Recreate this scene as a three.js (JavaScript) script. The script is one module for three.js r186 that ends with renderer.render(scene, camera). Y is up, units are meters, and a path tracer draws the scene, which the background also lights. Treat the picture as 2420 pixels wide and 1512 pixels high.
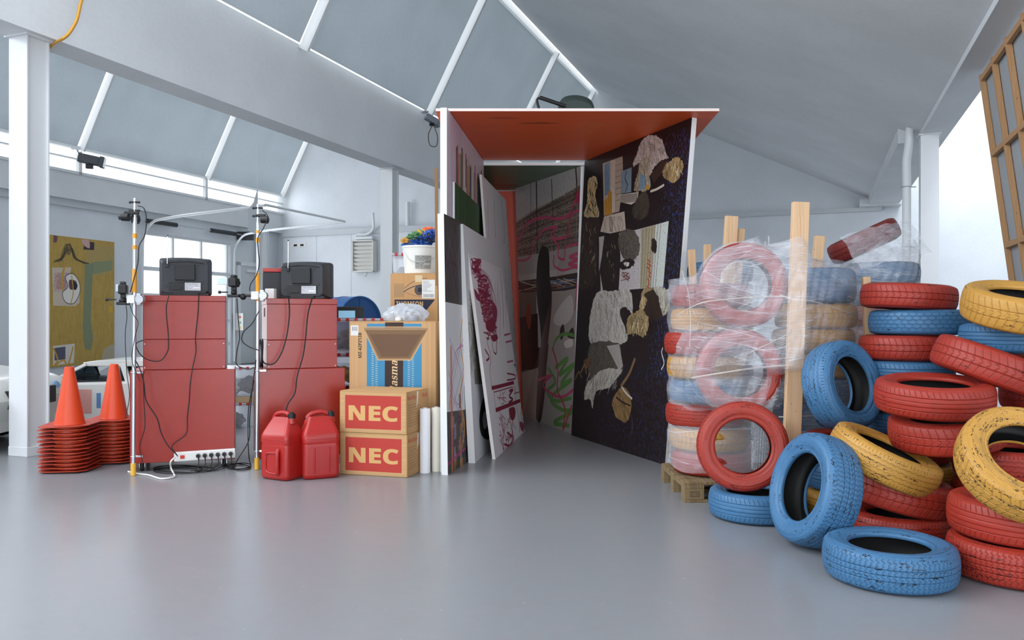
import * as THREE from 'three';
import { mergeGeometries } from 'three/addons/utils/BufferGeometryUtils.js';
import { RoundedBoxGeometry } from 'three/addons/geometries/RoundedBoxGeometry.js';
import { RectAreaLightUniformsLib } from 'three/addons/lights/RectAreaLightUniformsLib.js';

// ---------- camera, sky, lights, exposure ----------
const F = 1900, EYE = 1.3, CX = 1210, CY = 756;            // focal length and centre in photo pixels, eye height in metres
const scene = new THREE.Scene();
const camera = new THREE.PerspectiveCamera(2 * Math.atan(756 / F) * 180 / Math.PI, 2420 / 1512, 0.05, 200);
camera.position.set(0, EYE, 0);
camera.lookAt(0, EYE, -1);
const renderer = new THREE.WebGLRenderer({ antialias: true });
renderer.toneMapping = THREE.LinearToneMapping;
renderer.toneMappingExposure = 0.86;
renderer.shadowMap.enabled = true;
scene.background = new THREE.Color().setRGB(2.0, 2.1, 2.2);   // even overcast sky

// the hall is turned against the view: u runs along the girders (away), v across them (to the right)
const YAW = -0.3596, SN = Math.sin(-YAW), CS = Math.cos(YAW);
const V3 = (x, y, z) => new THREE.Vector3(x, y, z);
const B = (u, v, y) => V3(u * SN + v * CS, y, -u * CS + v * SN);
RectAreaLightUniformsLib.init();
function areaLight(name, u, v, y, w, h, towards, intensity, color = 0xf1f6ff) {
  const l = new THREE.RectAreaLight(color, intensity, w, h);
  l.name = name; l.position.copy(B(u, v, y)); l.lookAt(B(...towards));
  scene.add(l); return l;
}
// daylight entering through the glazed doors behind the photographer, the open roof glazing and the windows in view
areaLight('door_daylight', -6.9, -3.2, 1.75, 3.2, 3.2, [5, -3.2, 1.75], 6.0);
areaLight('door_daylight', -6.9, 0.0, 1.75, 2.4, 3.2, [5, 0.0, 1.75], 7.0);
areaLight('door_daylight', -6.9, 7.6, 1.75, 5.0, 3.2, [5, 7.6, 1.75], 13.0);
areaLight('roof_daylight', -0.6, -6.16, 6.37, 12, 2.2, [-0.6, -6.16 + 0.879, 6.37 - 0.478], 8.5);
areaLight('roof_daylight', 12.2, 2.58, 6.37, 17, 2.2, [12.2, 2.58 + 0.879, 6.37 - 0.478], 7.5);
areaLight('roof_daylight', -0.6, -14.9, 6.37, 12, 2.2, [-0.6, -14.9 + 0.879, 6.37 - 0.478], 9);
areaLight('band_daylight', 7.0, -15.45, 4.97, 27.5, 0.36, [7.0, -10, 4.2], 9);
areaLight('garage_door_daylight', 17.25, -15.6, 1.75, 3.2, 3.3, [17.25, -10, 1.75], 4.5);

// ---------- helpers ----------
let seedN = 7;
const rnd = () => { seedN = (seedN * 1664525 + 1013904223) >>> 0; return seedN / 4294967296; };
const rr = (a, b) => a + (b - a) * rnd();
const at = (px, py, d) => V3((px - CX) / F * d, EYE - (py - CY) / F * d, -d);      // photo pixel at a distance
const onY = (px, py, Y = 0) => at(px, py, F * (EYE - Y) / (py - CY));              // photo pixel on a level plane
const lin = (c) => (c instanceof THREE.Color ? c : new THREE.Color(c));
function mat(c, rough = 0.6, o = {}) {
  const { phys, ...rest } = o;
  return new (phys ? THREE.MeshPhysicalMaterial : THREE.MeshStandardMaterial)({ color: lin(c), roughness: rough, ...rest });
}
const ni = (g) => { g = g.index ? g.toNonIndexed() : g; for (const k of Object.keys(g.attributes)) if (!['position', 'normal', 'uv'].includes(k)) g.deleteAttribute(k); return g; };
const merge = (...gs) => { gs = gs.flat(); return gs.length === 1 ? gs[0] : mergeGeometries(gs.map(ni)); };
function uvBox(g, s = 1) {                       // texture coordinates in metres, by the main direction of each face
  g = ni(g); const p = g.attributes.position, n = g.attributes.normal, uv = new Float32Array(p.count * 2);
  for (let i = 0; i < p.count; i++) {
    const ax = Math.abs(n.getX(i)), ay = Math.abs(n.getY(i)), az = Math.abs(n.getZ(i));
    const [a, b] = ay >= ax && ay >= az ? [p.getX(i), p.getZ(i)] : ax >= az ? [p.getZ(i), p.getY(i)] : [p.getX(i), p.getY(i)];
    uv[i * 2] = a * s; uv[i * 2 + 1] = b * s;
  }
  g.setAttribute('uv', new THREE.BufferAttribute(uv, 2)); return g;
}
function bx(x0, x1, y0, y1, z0, z1, r = 0) {
  const w = Math.abs(x1 - x0), h = Math.abs(y1 - y0), d = Math.abs(z1 - z0);
  const g = r ? new RoundedBoxGeometry(w, h, d, 2, Math.min(r, w / 2.01, h / 2.01, d / 2.01)) : new THREE.BoxGeometry(w, h, d);
  g.translate((x0 + x1) / 2, (y0 + y1) / 2, (z0 + z1) / 2); return g;
}
const cyl = (r0, r1, h, x = 0, y = 0, z = 0, n = 24, open = false) => new THREE.CylinderGeometry(r1, r0, h, n, 1, open).translate(x, y + h / 2, z);
function rod(p, q, r, n = 10) {
  const d = q.clone().sub(p), g = new THREE.CylinderGeometry(r, r, d.length(), n);
  g.applyQuaternion(new THREE.Quaternion().setFromUnitVectors(V3(0, 1, 0), d.clone().normalize()));
  return g.translate((p.x + q.x) / 2, (p.y + q.y) / 2, (p.z + q.z) / 2);
}
function bar(p, q, w, t, side = V3(1, 0, 0)) {   // rectangular bar from p to q, w along side, t across it
  const d = q.clone().sub(p), L = d.length(), y = d.normalize(), x = side.clone().addScaledVector(y, -side.dot(y)).normalize(), z = x.clone().cross(y);
  const g = new RoundedBoxGeometry(w, L, t, 1, Math.min(w, t) * 0.08);
  g.applyMatrix4(new THREE.Matrix4().makeBasis(x, y, z)); return g.translate((p.x + q.x) / 2, (p.y + q.y) / 2, (p.z + q.z) / 2);
}
const tube = (pts, r, n = 0, rad = 7) => new THREE.TubeGeometry(new THREE.CatmullRomCurve3(pts), n || Math.max(12, pts.length * 7), r, rad);
const lathe = (pts, n = 32) => new THREE.LatheGeometry(pts.map(([x, y]) => new THREE.Vector2(x, y)), n);
function extr(pts, depth, o = {}) {
  const s = pts instanceof THREE.Shape ? pts : new THREE.Shape(pts.map(([x, y]) => new THREE.Vector2(x, y)));
  return new THREE.ExtrudeGeometry(s, { depth, bevelEnabled: false, curveSegments: 12, ...o });
}
function loft(rings, capA = true, capB = true) {  // rings: arrays of the same number of points
  const pos = [], uv = [], n = rings[0].length, idx = [];
  rings.forEach((r, k) => r.forEach((p, i) => { pos.push(p.x, p.y, p.z); uv.push(i / n, k / (rings.length - 1)); }));
  for (let k = 0; k < rings.length - 1; k++) for (let i = 0; i < n; i++) {
    const a = k * n + i, b = k * n + (i + 1) % n, c = a + n, d = b + n; idx.push(a, b, d, a, d, c);
  }
  const cap = (k, flip) => {
    const c = rings[k].reduce((s, p) => s.add(p), V3(0, 0, 0)).divideScalar(n), base = pos.length / 3;
    rings[k].forEach((p) => { pos.push(p.x, p.y, p.z); uv.push(0, 0); }); pos.push(c.x, c.y, c.z); uv.push(0, 0);
    for (let i = 0; i < n; i++) { const a = base + i, b = base + (i + 1) % n; flip ? idx.push(base + n, b, a) : idx.push(base + n, a, b); }
  };
  if (capA) cap(0, true); if (capB) cap(rings.length - 1, false);
  const g = new THREE.BufferGeometry();
  g.setAttribute('position', new THREE.Float32BufferAttribute(pos, 3)); g.setAttribute('uv', new THREE.Float32BufferAttribute(uv, 2));
  g.setIndex(idx); g.computeVertexNormals(); return g;
}
const taken = new Map();
function numbered(n) { const k = taken.get(n) ?? 0; taken.set(n, k + 1); return k ? n + '_' + String(k).padStart(3, '0') : n; }
function thing(name, label, category, pos = V3(0, 0, 0), turn = 0, group) {
  const o = new THREE.Group(); o.name = numbered(name); o.position.copy(pos); o.rotation.y = turn;
  o.userData = { label, category }; if (group) o.userData.group = group; scene.add(o); return o;
}
function part(parent, name, g, m, label) { const o = new THREE.Mesh(g, m); o.name = name; if (label) o.userData.label = label; parent.add(o); return o; }
function single(name, label, category, g, m, group) {
  const o = new THREE.Mesh(g, m); g.computeBoundingBox(); const b = g.boundingBox, c = V3((b.min.x + b.max.x) / 2, b.min.y, (b.min.z + b.max.z) / 2);
  g.translate(-c.x, -c.y, -c.z); o.position.copy(c);
  o.name = numbered(name); o.userData = { label, category }; if (group) o.userData.group = group; scene.add(o); return o;
}
function struct(name, g, m, label, category) {     // built in hall axes: x = v, y up, z = -u
  const o = new THREE.Mesh(uvBox(g), m); o.name = numbered(name); o.rotation.y = YAW; o.userData = { kind: 'structure', label, category }; scene.add(o); return o;
}
const alongU = (pts, u0, u1) => extr(pts, u1 - u0).translate(0, 0, -u1);   // a (v, y) outline carried from u0 to u1
function dup(root, pos, turn, label) {
  const o = root.clone(); o.name = numbered(root.name.replace(/_\d{3}$/, '')); o.userData = { ...root.userData, label }; o.position.copy(pos); o.rotation.y = turn; scene.add(o); return o;
}
function canvasTex(w, h, draw, srgb = true) {
  const c = document.createElement('canvas'); c.width = w; c.height = h; const x = c.getContext('2d'); draw(x, w, h);
  const t = new THREE.CanvasTexture(c); if (srgb) t.colorSpace = THREE.SRGBColorSpace; t.anisotropy = 8; return t;
}
function noiseTex(n, base, amp, cells = [4, 16, 64], rep = 1, srgb = true) {       // tileable value noise
  const data = new Uint8Array(n * n * 4), grids = cells.map((c) => Float32Array.from({ length: c * c }, () => rnd()));
  for (let y = 0; y < n; y++) for (let x = 0; x < n; x++) {
    let s = 0;
    cells.forEach((c, k) => {
      const fx = x / n * c, fy = y / n * c, ix = Math.floor(fx), iy = Math.floor(fy), g = grids[k]; let a = fx - ix, b = fy - iy; a = a * a * (3 - 2 * a); b = b * b * (3 - 2 * b);
      const q = (i, j) => g[(j % c) * c + i % c];
      s += ((q(ix, iy) * (1 - a) + q(ix + 1, iy) * a) * (1 - b) + (q(ix, iy + 1) * (1 - a) + q(ix + 1, iy + 1) * a) * b - 0.5) / (1 + k * 0.3);
    });
    const v = Math.max(0, Math.min(255, base + s * amp)), i = (y * n + x) * 4; data[i] = data[i + 1] = data[i + 2] = v; data[i + 3] = 255;
  }
  const t = new THREE.DataTexture(data, n, n); t.wrapS = t.wrapT = THREE.RepeatWrapping; t.repeat.set(rep, rep); t.magFilter = t.minFilter = THREE.LinearFilter; if (srgb) t.colorSpace = THREE.SRGBColorSpace; t.needsUpdate = true; return t;
}
function unproject(c) {                            // photo pixels of a flat print's four corners (bottom-left, bottom-right, top-right, top-left) -> (0..1, 0..1) on the print
  const [[x0, y0], [x1, y1], [x2, y2], [x3, y3]] = c;
  const dx1 = x1 - x2, dx2 = x3 - x2, sx = x0 - x1 + x2 - x3, dy1 = y1 - y2, dy2 = y3 - y2, sy = y0 - y1 + y2 - y3, dn = dx1 * dy2 - dx2 * dy1;
  const g = (sx * dy2 - dx2 * sy) / dn, h = (dx1 * sy - sx * dy1) / dn;
  const m = new THREE.Matrix3().set(x1 - x0 + g * x1, x3 - x0 + h * x3, x0, y1 - y0 + g * y1, y3 - y0 + h * y3, y0, g, h, 1).invert(), v = V3(0, 0, 0);
  return (px, py) => { v.set(px, py, 1).applyMatrix3(m); return [v.x / v.z, v.y / v.z]; };
}
function print(corners, W, H, draw) {              // a print whose drawing code is written in photo pixels
  const q = unproject(corners);
  return canvasTex(W, H, (x) => {
    const P = (px, py) => { const [u, v] = q(px, py); return [u * W, (1 - v) * H]; };
    const poly = (pts, fill) => { x.fillStyle = fill; x.beginPath(); pts.forEach(([a, b], i) => x[i ? 'lineTo' : 'moveTo'](...P(a, b))); x.closePath(); x.fill(); };
    const line = (pts, stroke, w) => { x.strokeStyle = stroke; x.lineWidth = w; x.lineCap = x.lineJoin = 'round'; x.beginPath(); pts.forEach(([a, b], i) => x[i ? 'lineTo' : 'moveTo'](...P(a, b))); x.stroke(); };
    const curve = (pts, stroke, w, closed = false) => {
      const c3 = new THREE.CatmullRomCurve3(pts.map(([a, b]) => V3(a, b, 0)), closed); line(c3.getPoints(pts.length * 8).map((p) => [p.x, p.y]), stroke, w);
    };
    const blob = (pts, fill) => { const c3 = new THREE.CatmullRomCurve3(pts.map(([a, b]) => V3(a, b, 0)), true); poly(c3.getPoints(pts.length * 8).map((p) => [p.x, p.y]), fill); };
    draw({ x, W, H, P, poly, line, curve, blob });
  });
}
// a flat board or stretched canvas: printed face with corners a (bottom-left) b (bottom-right) c (top-right) d (top-left), body behind it
function board(name, label, category, a, b, c, d, th, face, body, o = {}) {
  const mid = a.clone().add(b).multiplyScalar(0.5), t = thing(name, label, category, mid, 0, o.group), L = [a, b, c, d].map((p) => p.clone().sub(mid));
  const n = L[1].clone().sub(L[0]).cross(L[3].clone().sub(L[0])).normalize(), K = L.map((p) => p.clone().addScaledVector(n, -th));
  const quad = (p, q, r, s) => {
    const g = new THREE.BufferGeometry(), v = [p, q, r, p, r, s]; g.setAttribute('position', new THREE.Float32BufferAttribute(v.flatMap((w) => [w.x, w.y, w.z]), 3));
    g.setAttribute('uv', new THREE.Float32BufferAttribute([0, 0, 1, 0, 1, 1, 0, 0, 1, 1, 0, 1], 2)); g.computeVertexNormals(); return g;
  };
  part(t, o.face ?? 'printed_face', quad(...L), face);
  part(t, o.body ?? 'panel_edge', merge(quad(K[0], K[3], K[2], K[1]), quad(L[0], K[0], K[1], L[1]), quad(L[1], K[1], K[2], L[2]), quad(L[2], K[2], K[3], L[3]), quad(L[3], K[3], K[0], L[0])), body);
  return t;
}
const ordinal = ['lowest', 'second', 'third', 'fourth', 'fifth', 'sixth', 'seventh', 'eighth', 'ninth', 'tenth', 'eleventh', 'twelfth', 'thirteenth', 'fourteenth'];

// ---------- shared materials ----------
const grain = noiseTex(256, 249, 7, [3, 9, 100], 0.35);
const WHITE = mat(0xdfe2e4, 0.75, { map: grain }), SOFFIT = mat(0xeef0f1, 0.8, { map: grain });
const TRIMGREY = mat(0xc3c7ca, 0.6), STEELWHITE = mat(0xdcdfe0, 0.42), BLACK = mat(0x0d0d0f, 0.5), RUBBER = mat(0x111112, 0.75), DARKGREY = mat(0x2a2c30, 0.6);
const ALU = mat(0xc9ccd0, 0.28, { metalness: 0.9 }), CHROME = mat(0xd8dade, 0.18, { metalness: 1 }), SILVERY = mat(0xb9bcc0, 0.4, { metalness: 0.6 });
const ORANGETAPE = mat(0xe39a22, 0.5), YELLOW = mat(0xe8b33a, 0.5);
const PANE = mat(0xffffff, 0.05, { phys: true, transmission: 1, thickness: 0, ior: 1.45, specularIntensity: 0.4, side: THREE.DoubleSide });
const FROST = mat(0xffffff, 0.35, { phys: true, transmission: 1, thickness: 0, ior: 1.45, specularIntensity: 0.3, side: THREE.DoubleSide });
const CARD = mat(0xc49a68, 0.85, { map: grain }), PAPER = mat(0xe6e4df, 0.8);
// ---------- the hall ----------
const BLIND = mat(0xd3dade, 0.85, { phys: true, transmission: 0.5, thickness: 0, map: noiseTex(256, 248, 8, [2, 7, 90], 0.4) });
const U0 = -7, U1 = 21.1, GIRD = 4.02, GTOP = 5.24, RY = 7.53, BAYS = [-15.82, -7.08, 1.66], BAY = 8.74, RAFT = [1.6, 5.6, 9.7, 13.65, 17.7, 21.0];
const floorMap = canvasTex(1024, 1024, (x, w, h) => {
  x.fillStyle = '#898c8f'; x.fillRect(0, 0, w, h);
  for (let i = 0; i < 5000; i++) { x.fillStyle = rnd() < 0.5 ? 'rgba(150,153,156,.05)' : 'rgba(126,129,132,.05)'; x.beginPath(); x.ellipse(rr(0, w), rr(0, h), rr(2, 26), rr(1, 9), rr(0, 3), 0, 7); x.fill(); }
  for (let i = 0; i < 60; i++) { x.strokeStyle = rnd() < 0.7 ? 'rgba(175,178,181,.2)' : 'rgba(112,112,114,.14)'; x.lineWidth = rr(0.4, 0.9); x.beginPath(); const a = rr(0, w), b = rr(0, h); x.moveTo(a, b); x.quadraticCurveTo(a + rr(-40, 40), b + rr(-20, 20), a + rr(-90, 90), b + rr(-40, 40)); x.stroke(); }
  for (let i = 0; i < 60; i++) { x.fillStyle = 'rgba(225,222,215,.55)'; x.fillRect(rr(0, w), rr(0, h), rr(1, 2.4), rr(1, 2.2)); }
});
floorMap.wrapS = floorMap.wrapT = THREE.RepeatWrapping; floorMap.repeat.set(0.25, 0.25);
const floorRough = noiseTex(512, 100, 6, [3, 8, 30], 0.16, false);
const FLOOR = mat(0xffffff, 0.74, { map: floorMap, roughnessMap: floorRough });
struct('floor', bx(-16.2, 11, -0.2, 0, 7.3, -21.8), FLOOR, 'smooth pale grey painted concrete floor of the hall', 'floor');

// girders, roof slopes and rafters run along or across u
BAYS.forEach((v, k) => {
  struct('girder', alongU([[v - 0.19, GIRD], [v + 0.19, GIRD], [v + 0.19, k ? GTOP : 4.62], [v - 0.19, k ? GTOP : 4.62]], U0, U1), WHITE,
    ['white boxed girder below the bright window band', 'wide white boxed girder carried by the column beside the cones', 'white boxed girder above the wrapped tyres'][k], 'girder');
  const r = v + 1.44, e = v + BAY - 0.19, ey = RY - 0.483 * (e - r);
  const s0 = r + 0.19, sy = RY - 0.483 * 0.19;
  struct('ceiling', alongU([[s0, sy], [e, ey], [e + 0.02, ey + 0.22], [s0 + 0.08, sy + 0.2]], U0, U1), SOFFIT,
    ['long white sloping ceiling of the bay with the garage door', 'broad white sloping ceiling rising from the tyres to the ridge', 'white sloping ceiling of the bay beyond the tyres'][k], 'ceiling');
  struct('ridge_purlin', alongU([[r - 0.06, RY - 0.13], [r + 0.03, RY - 0.1], [r + 0.03, RY + 0.05], [r - 0.06, RY + 0.05]], U0, U1), STEELWHITE, 'white ridge bar at the top of the roof glazing', 'ridge bar');
  // glazing panes and rafters
  const dir = [1.25 / 2.61, 2.29 / 2.61], b0 = [v + 0.19, GTOP], nin = [dir[1], -dir[0]];
  const us = [U0, -2.4, ...RAFT];
  const win = new THREE.Group(); win.name = numbered('window_' + (k + 1)); win.rotation.y = YAW; win.userData = { kind: 'structure', label: ['steep roof glazing over the garage door bay', 'steep roof glazing over the middle bay', 'steep roof glazing over the outer bay'][k], category: 'roof window' }; scene.add(win);
  const strip = (s0, s1, off, th, ua, ub) => alongU([[b0[0] + dir[0] * s0 + nin[0] * off, b0[1] + dir[1] * s0 + nin[1] * off], [b0[0] + dir[0] * s1 + nin[0] * off, b0[1] + dir[1] * s1 + nin[1] * off],
    [b0[0] + dir[0] * s1 + nin[0] * (off + th), b0[1] + dir[1] * s1 + nin[1] * (off + th)], [b0[0] + dir[0] * s0 + nin[0] * (off + th), b0[1] + dir[1] * s0 + nin[1] * (off + th)]], ua, ub);
  const sheet = (p, q, ua, ub) => { const g = new THREE.BufferGeometry(), w = [[p[0], p[1], -ua], [q[0], q[1], -ua], [q[0], q[1], -ub], [p[0], p[1], -ub]]; g.setAttribute('position', new THREE.Float32BufferAttribute([0, 1, 2, 0, 2, 3].flatMap((i) => w[i]), 3)); g.setAttribute('uv', new THREE.Float32BufferAttribute(new Float32Array(12), 2)); g.computeVertexNormals(); return g; };
  for (let i = 0; i < us.length - 1; i++) part(win, 'pane', sheet([b0[0] - 0.05, b0[1] - 0.08], [r - 0.03, RY], us[i], us[i + 1]), PANE);
  for (let i = 0; i < us.length - 1; i++) part(win, 'ridge_pane', sheet([r, RY + 0.02], [s0 + 0.05, sy + 0.1], us[i], us[i + 1]), PANE);
  RAFT.slice(0, 6).forEach((u) => struct('rafter', merge(strip(-0.04, 2.6, 0.02, 0.16, u - 0.024, u + 0.024)), STEELWHITE, 'slim white roof rafter beside a bright gap', 'rafter'));
  if (k < 2) {
    for (let i = 0; i < RAFT.length - 1; i++) {
      if (RAFT[i] < 5) continue;
      const o = struct('roof_blind', strip(0.02, 2.48, 0.1, 0.012, RAFT[i] + 0.035, RAFT[i + 1] - 0.16), BLIND, 'pale blue-grey fabric roof blind drawn between two rafters', 'blind');
    }
  }
});

function column(name, u, v, label) {               // H-section with a closing plate
  const g = merge(bx(v - 0.12, v + 0.12, 0, GIRD, -u - 0.12, -u - 0.107), bx(v - 0.12, v + 0.12, 0, GIRD, -u + 0.107, -u + 0.12), bx(v - 0.006, v + 0.006, 0, GIRD, -u - 0.108, -u + 0.108),
    bx(v - 0.12, v - 0.11, 0, GIRD, -u - 0.108, -u + 0.108), bx(v + 0.08, v + 0.09, 0, GIRD, -u - 0.108, -u + 0.108), bx(v - 0.125, v + 0.125, 0, 0.09, -u - 0.125, -u + 0.125, 0.004), bx(v - 0.15, v + 0.15, GIRD - 0.015, GIRD, -u - 0.15, -u + 0.15));
  return struct(name, g, STEELWHITE, label, 'column');
}
column('column', 5.64, -7.11, 'white steel column beside the stacked traffic cones');
column('column', 12.8, -7.17, 'white steel column behind the cardboard boxes');
column('column', 13.25, 1.58, 'white steel column behind the wrapped tyres');
column('column', 20.1, -15.6, 'white steel column beside the garage door');

// walls
const BACKW = mat(0xdfe4e8, 0.72, { map: grain });
const gable = (v, w = BAY) => [[v, 0], [v + w, 0], [v + w, 4.1], [v + w - 0.19, 4.22], [v + 1.44, RY + 0.1], [v + 0.1, GTOP], [v, GTOP]];
BAYS.forEach((v, k) => struct('wall_back', alongU(gable(v), U1, U1 + 0.3), BACKW, ['white gable wall beside the garage door', 'white gable wall behind the painted shed', 'bright white gable wall past the right-hand column'][k], 'wall'));
{ const w = new THREE.Group(); w.name = numbered('wall_back'); w.rotation.y = YAW; w.userData = { kind: 'structure', label: 'white panelled lower wall carrying the louvred heater', category: 'wall' }; scene.add(w); for (let i = 0; i < 7; i++) part(w, 'wall_panel', uvBox(bx(-15.5 + i * 1.23 + 0.004, -15.5 + (i + 1) * 1.23 - 0.004, 0, 3.9, -U1, -U1 + 0.16, 0.004)), BACKW); }
struct('wall_back', bx(-6.9, 1.6, 0, 3.9, -U1, -U1 + 0.16), BACKW, 'white lower wall behind the wrapped tyre stacks', 'wall');
struct('trim_1', merge(bx(-15.5, -6.8, 3.88, 4.05, -U1 + 0.14, -U1 + 0.2), bx(-6.9, 1.5, 3.88, 3.98, -U1 + 0.14, -U1 + 0.24)), TRIMGREY, 'grey trim along the top of the lower back wall', 'trim');
// gutter shoe where the sloping ceiling meets the column
struct('trim_2', merge(bx(1.0, 1.9, 3.98, 4.14, -U1 + 0.02, -U1 + 0.5), bx(1.2, 1.47, 4.0, 4.4, -20.6, -13.6)), WHITE, 'white boxed gutter end under the sloping ceiling', 'gutter');
{ // left wall with the garage door opening and the window band above it
  const d0 = 15.6, d1 = 18.9, m = BACKW;
  struct('wall_left', merge(bx(-16.1, -15.8, 0, GIRD + 0.6, 7, -d0), bx(-16.1, -15.8, 0, GIRD + 0.6, -d1, -21.6), bx(-16.1, -15.8, 3.52, GIRD + 0.6, -d0, -d1)), m, 'white wall with the large ochre painting and garage door', 'wall');
  const w = new THREE.Group(); w.name = 'window_4'; w.rotation.y = YAW; w.userData = { kind: 'structure', label: 'long bright window band under the roof glazing', category: 'window' }; scene.add(w);
  for (let i = 0; i < 7; i++) part(w, 'pane', bx(-15.66, -15.655, 4.64, 5.2, 7 - i * 4.08, 7 - (i + 1) * 4.08), PANE);
  part(w, 'window_frame', merge(bx(-15.72, -15.6, 4.6, 4.66, 7, -21.5), bx(-15.7, -15.62, 4.93, 4.96, -9, -21.5), bx(-15.72, -15.6, 5.17, 5.24, 7, -21.5), ...[-13.65, -17.7].map((z) => bx(-15.7, -15.6, 4.6, 5.2, z - 0.04, z + 0.04))), STEELWHITE);
  struct('trim_3', bx(-15.82, -15.72, 3.86, 4.03, 7, -15.4), TRIMGREY, 'grey cable trunking above the ochre painting', 'trim');
  // sectional garage door
  const gd = new THREE.Group(); gd.name = 'door_1'; gd.rotation.y = YAW; gd.userData = { kind: 'structure', label: 'sectional garage door with rows of bright white panes', category: 'garage door' }; scene.add(gd);
  const rows = [[0.06, 0.58], [0.66, 1.24], [1.32, 1.9], [1.98, 2.56], [2.66, 3.46]], cw = (d1 - d0 - 0.16) / 3;
  for (let r = 0; r < 5; r++) for (let c = 0; c < 3; c++) part(gd, 'door_pane', bx(-15.88, -15.87, rows[r][0], rows[r][1], -(d0 + 0.08 + c * cw + 0.03), -(d0 + 0.08 + (c + 1) * cw - 0.03)), FROST);
  for (let r = 0; r < 5; r++) part(gd, 'door_section_rail', merge(bx(-15.92, -15.84, rows[r][1], r < 4 ? rows[r + 1][0] : 3.52, -d0, -d1)), STEELWHITE);
  for (let c = 0; c < 4; c++) part(gd, 'door_stile', bx(-15.915, -15.845, 0.02, 3.5, -(d0 + 0.08 + c * cw) - 0.03, -(d0 + 0.08 + c * cw) + 0.03), STEELWHITE);
  part(gd, 'bottom_rail', bx(-15.92, -15.84, 0, 0.06, -d0, -d1), STEELWHITE);
}
{ // wall behind the photographer: three glazed doors let the daylight in
  const pts = [[-16.1, 0], [-16.1, 4.7], ...BAYS.flatMap((v) => [[v + 0.1, GTOP], [v + 1.44, RY + 0.1], [v + BAY - 0.19, 4.3]]), [11, 4.3], [11, 0]];
  const s = new THREE.Shape(pts.map(([a, b]) => new THREE.Vector2(a, b)));
  for (const [a, b] of [[-4.8, -1.6], [-1.2, 1.2], [5.1, 10.1]]) { const h = new THREE.Path(); h.moveTo(a, 0.15); h.lineTo(b, 0.15); h.lineTo(b, 3.35); h.lineTo(a, 3.35); h.closePath(); s.holes.push(h); }
  struct('wall_front', extr(s, 0.3).translate(0, 0, 7), WHITE, 'white wall with three glazed doors behind the photographer', 'wall');
  const w = new THREE.Group(); w.name = 'window_5'; w.rotation.y = YAW; w.userData = { kind: 'structure', label: 'frosted glazing of the doors behind the photographer', category: 'window' }; scene.add(w);
  for (const [a, b] of [[-4.8, -1.6], [-1.2, 1.2], [5.1, 10.1]]) for (let i = 0; i < 3; i++) for (let j = 0; j < 3; j++) part(w, 'pane', bx(a + (b - a) / 3 * i + 0.03, a + (b - a) / 3 * (i + 1) - 0.03, 0.15 + j * 1.067 + 0.03, 0.15 + (j + 1) * 1.067 - 0.03, 7.14, 7.15), FROST);
}
struct('wall_right', bx(10.5, 10.8, 0, 4.4, 7, -21.6), BACKW, 'white outer wall of the bay beyond the tyres', 'wall');
// ---------- traffic cones ----------
const CONEM = mat(0xd8491f, 0.42), CONEB = mat(0xb23a22, 0.5);
const coneGeo = lathe([[0.122, 0.012], [0.118, 0.02], [0.037, 0.5], [0.034, 0.505], [0.029, 0.5], [0.108, 0.02], [0.112, 0.0]], 40);
function coneBase(k) {                             // thin plate with cut corners that curl up
  const s = new THREE.Shape(), h = 0.2, c = 0.06; [[-h + c, -h], [h - c, -h], [h, -h + c], [h, h - c], [h - c, h], [-h + c, h], [-h, h - c], [-h, -h + c]].forEach(([a, b], i) => s[i ? 'lineTo' : 'moveTo'](a, b));
  const hole = new THREE.Path(); hole.absarc(0, 0, 0.113, 0, Math.PI * 2, true); s.holes.push(hole);
  const g = extr(s, 0.004, { curveSegments: 24, bevelEnabled: true, bevelSize: 0.003, bevelThickness: 0.002, bevelSegments: 1 }).rotateX(-Math.PI / 2), p = g.attributes.position;
  for (let i = 0; i < p.count; i++) { const x = p.getX(i), z = p.getZ(i), r = Math.hypot(x, z); p.setY(i, p.getY(i) + 0.002 + Math.max(0, r - 0.17) * 0.1 * (0.6 + 0.5 * Math.sin(k * 2.1 + Math.atan2(z, x) * 2))); }
  g.computeVertexNormals(); return g;
}
const coneBases = [0, 1, 2, 3].map(coneBase);
for (const [X, Z, n, where] of [[-3.84, -6.98, 13, 'front stack by the column'], [-3.66, -7.4, 13, 'rear stack beside the silver pole']]) {
  for (let i = 0; i < n; i++) {
    const t = thing('traffic_cone', i === n - 1 ? `orange traffic cone topping the ${where}` : `orange traffic cone nested ${ordinal[i]}${i ? ' from the floor' : ''} in the ${where}`, 'traffic cone', V3(X + rr(-0.008, 0.008), 0.008 + i * 0.0318, Z + rr(-0.008, 0.008)), rr(-0.05, 0.05) + 0.12, 'stacked traffic cones');
    t.rotation.x = rr(-0.012, 0.012); t.rotation.z = rr(-0.012, 0.012); part(t, 'cone', coneGeo, CONEM); part(t, 'base', coneBases[i % 4], CONEB);
  }
}

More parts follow.
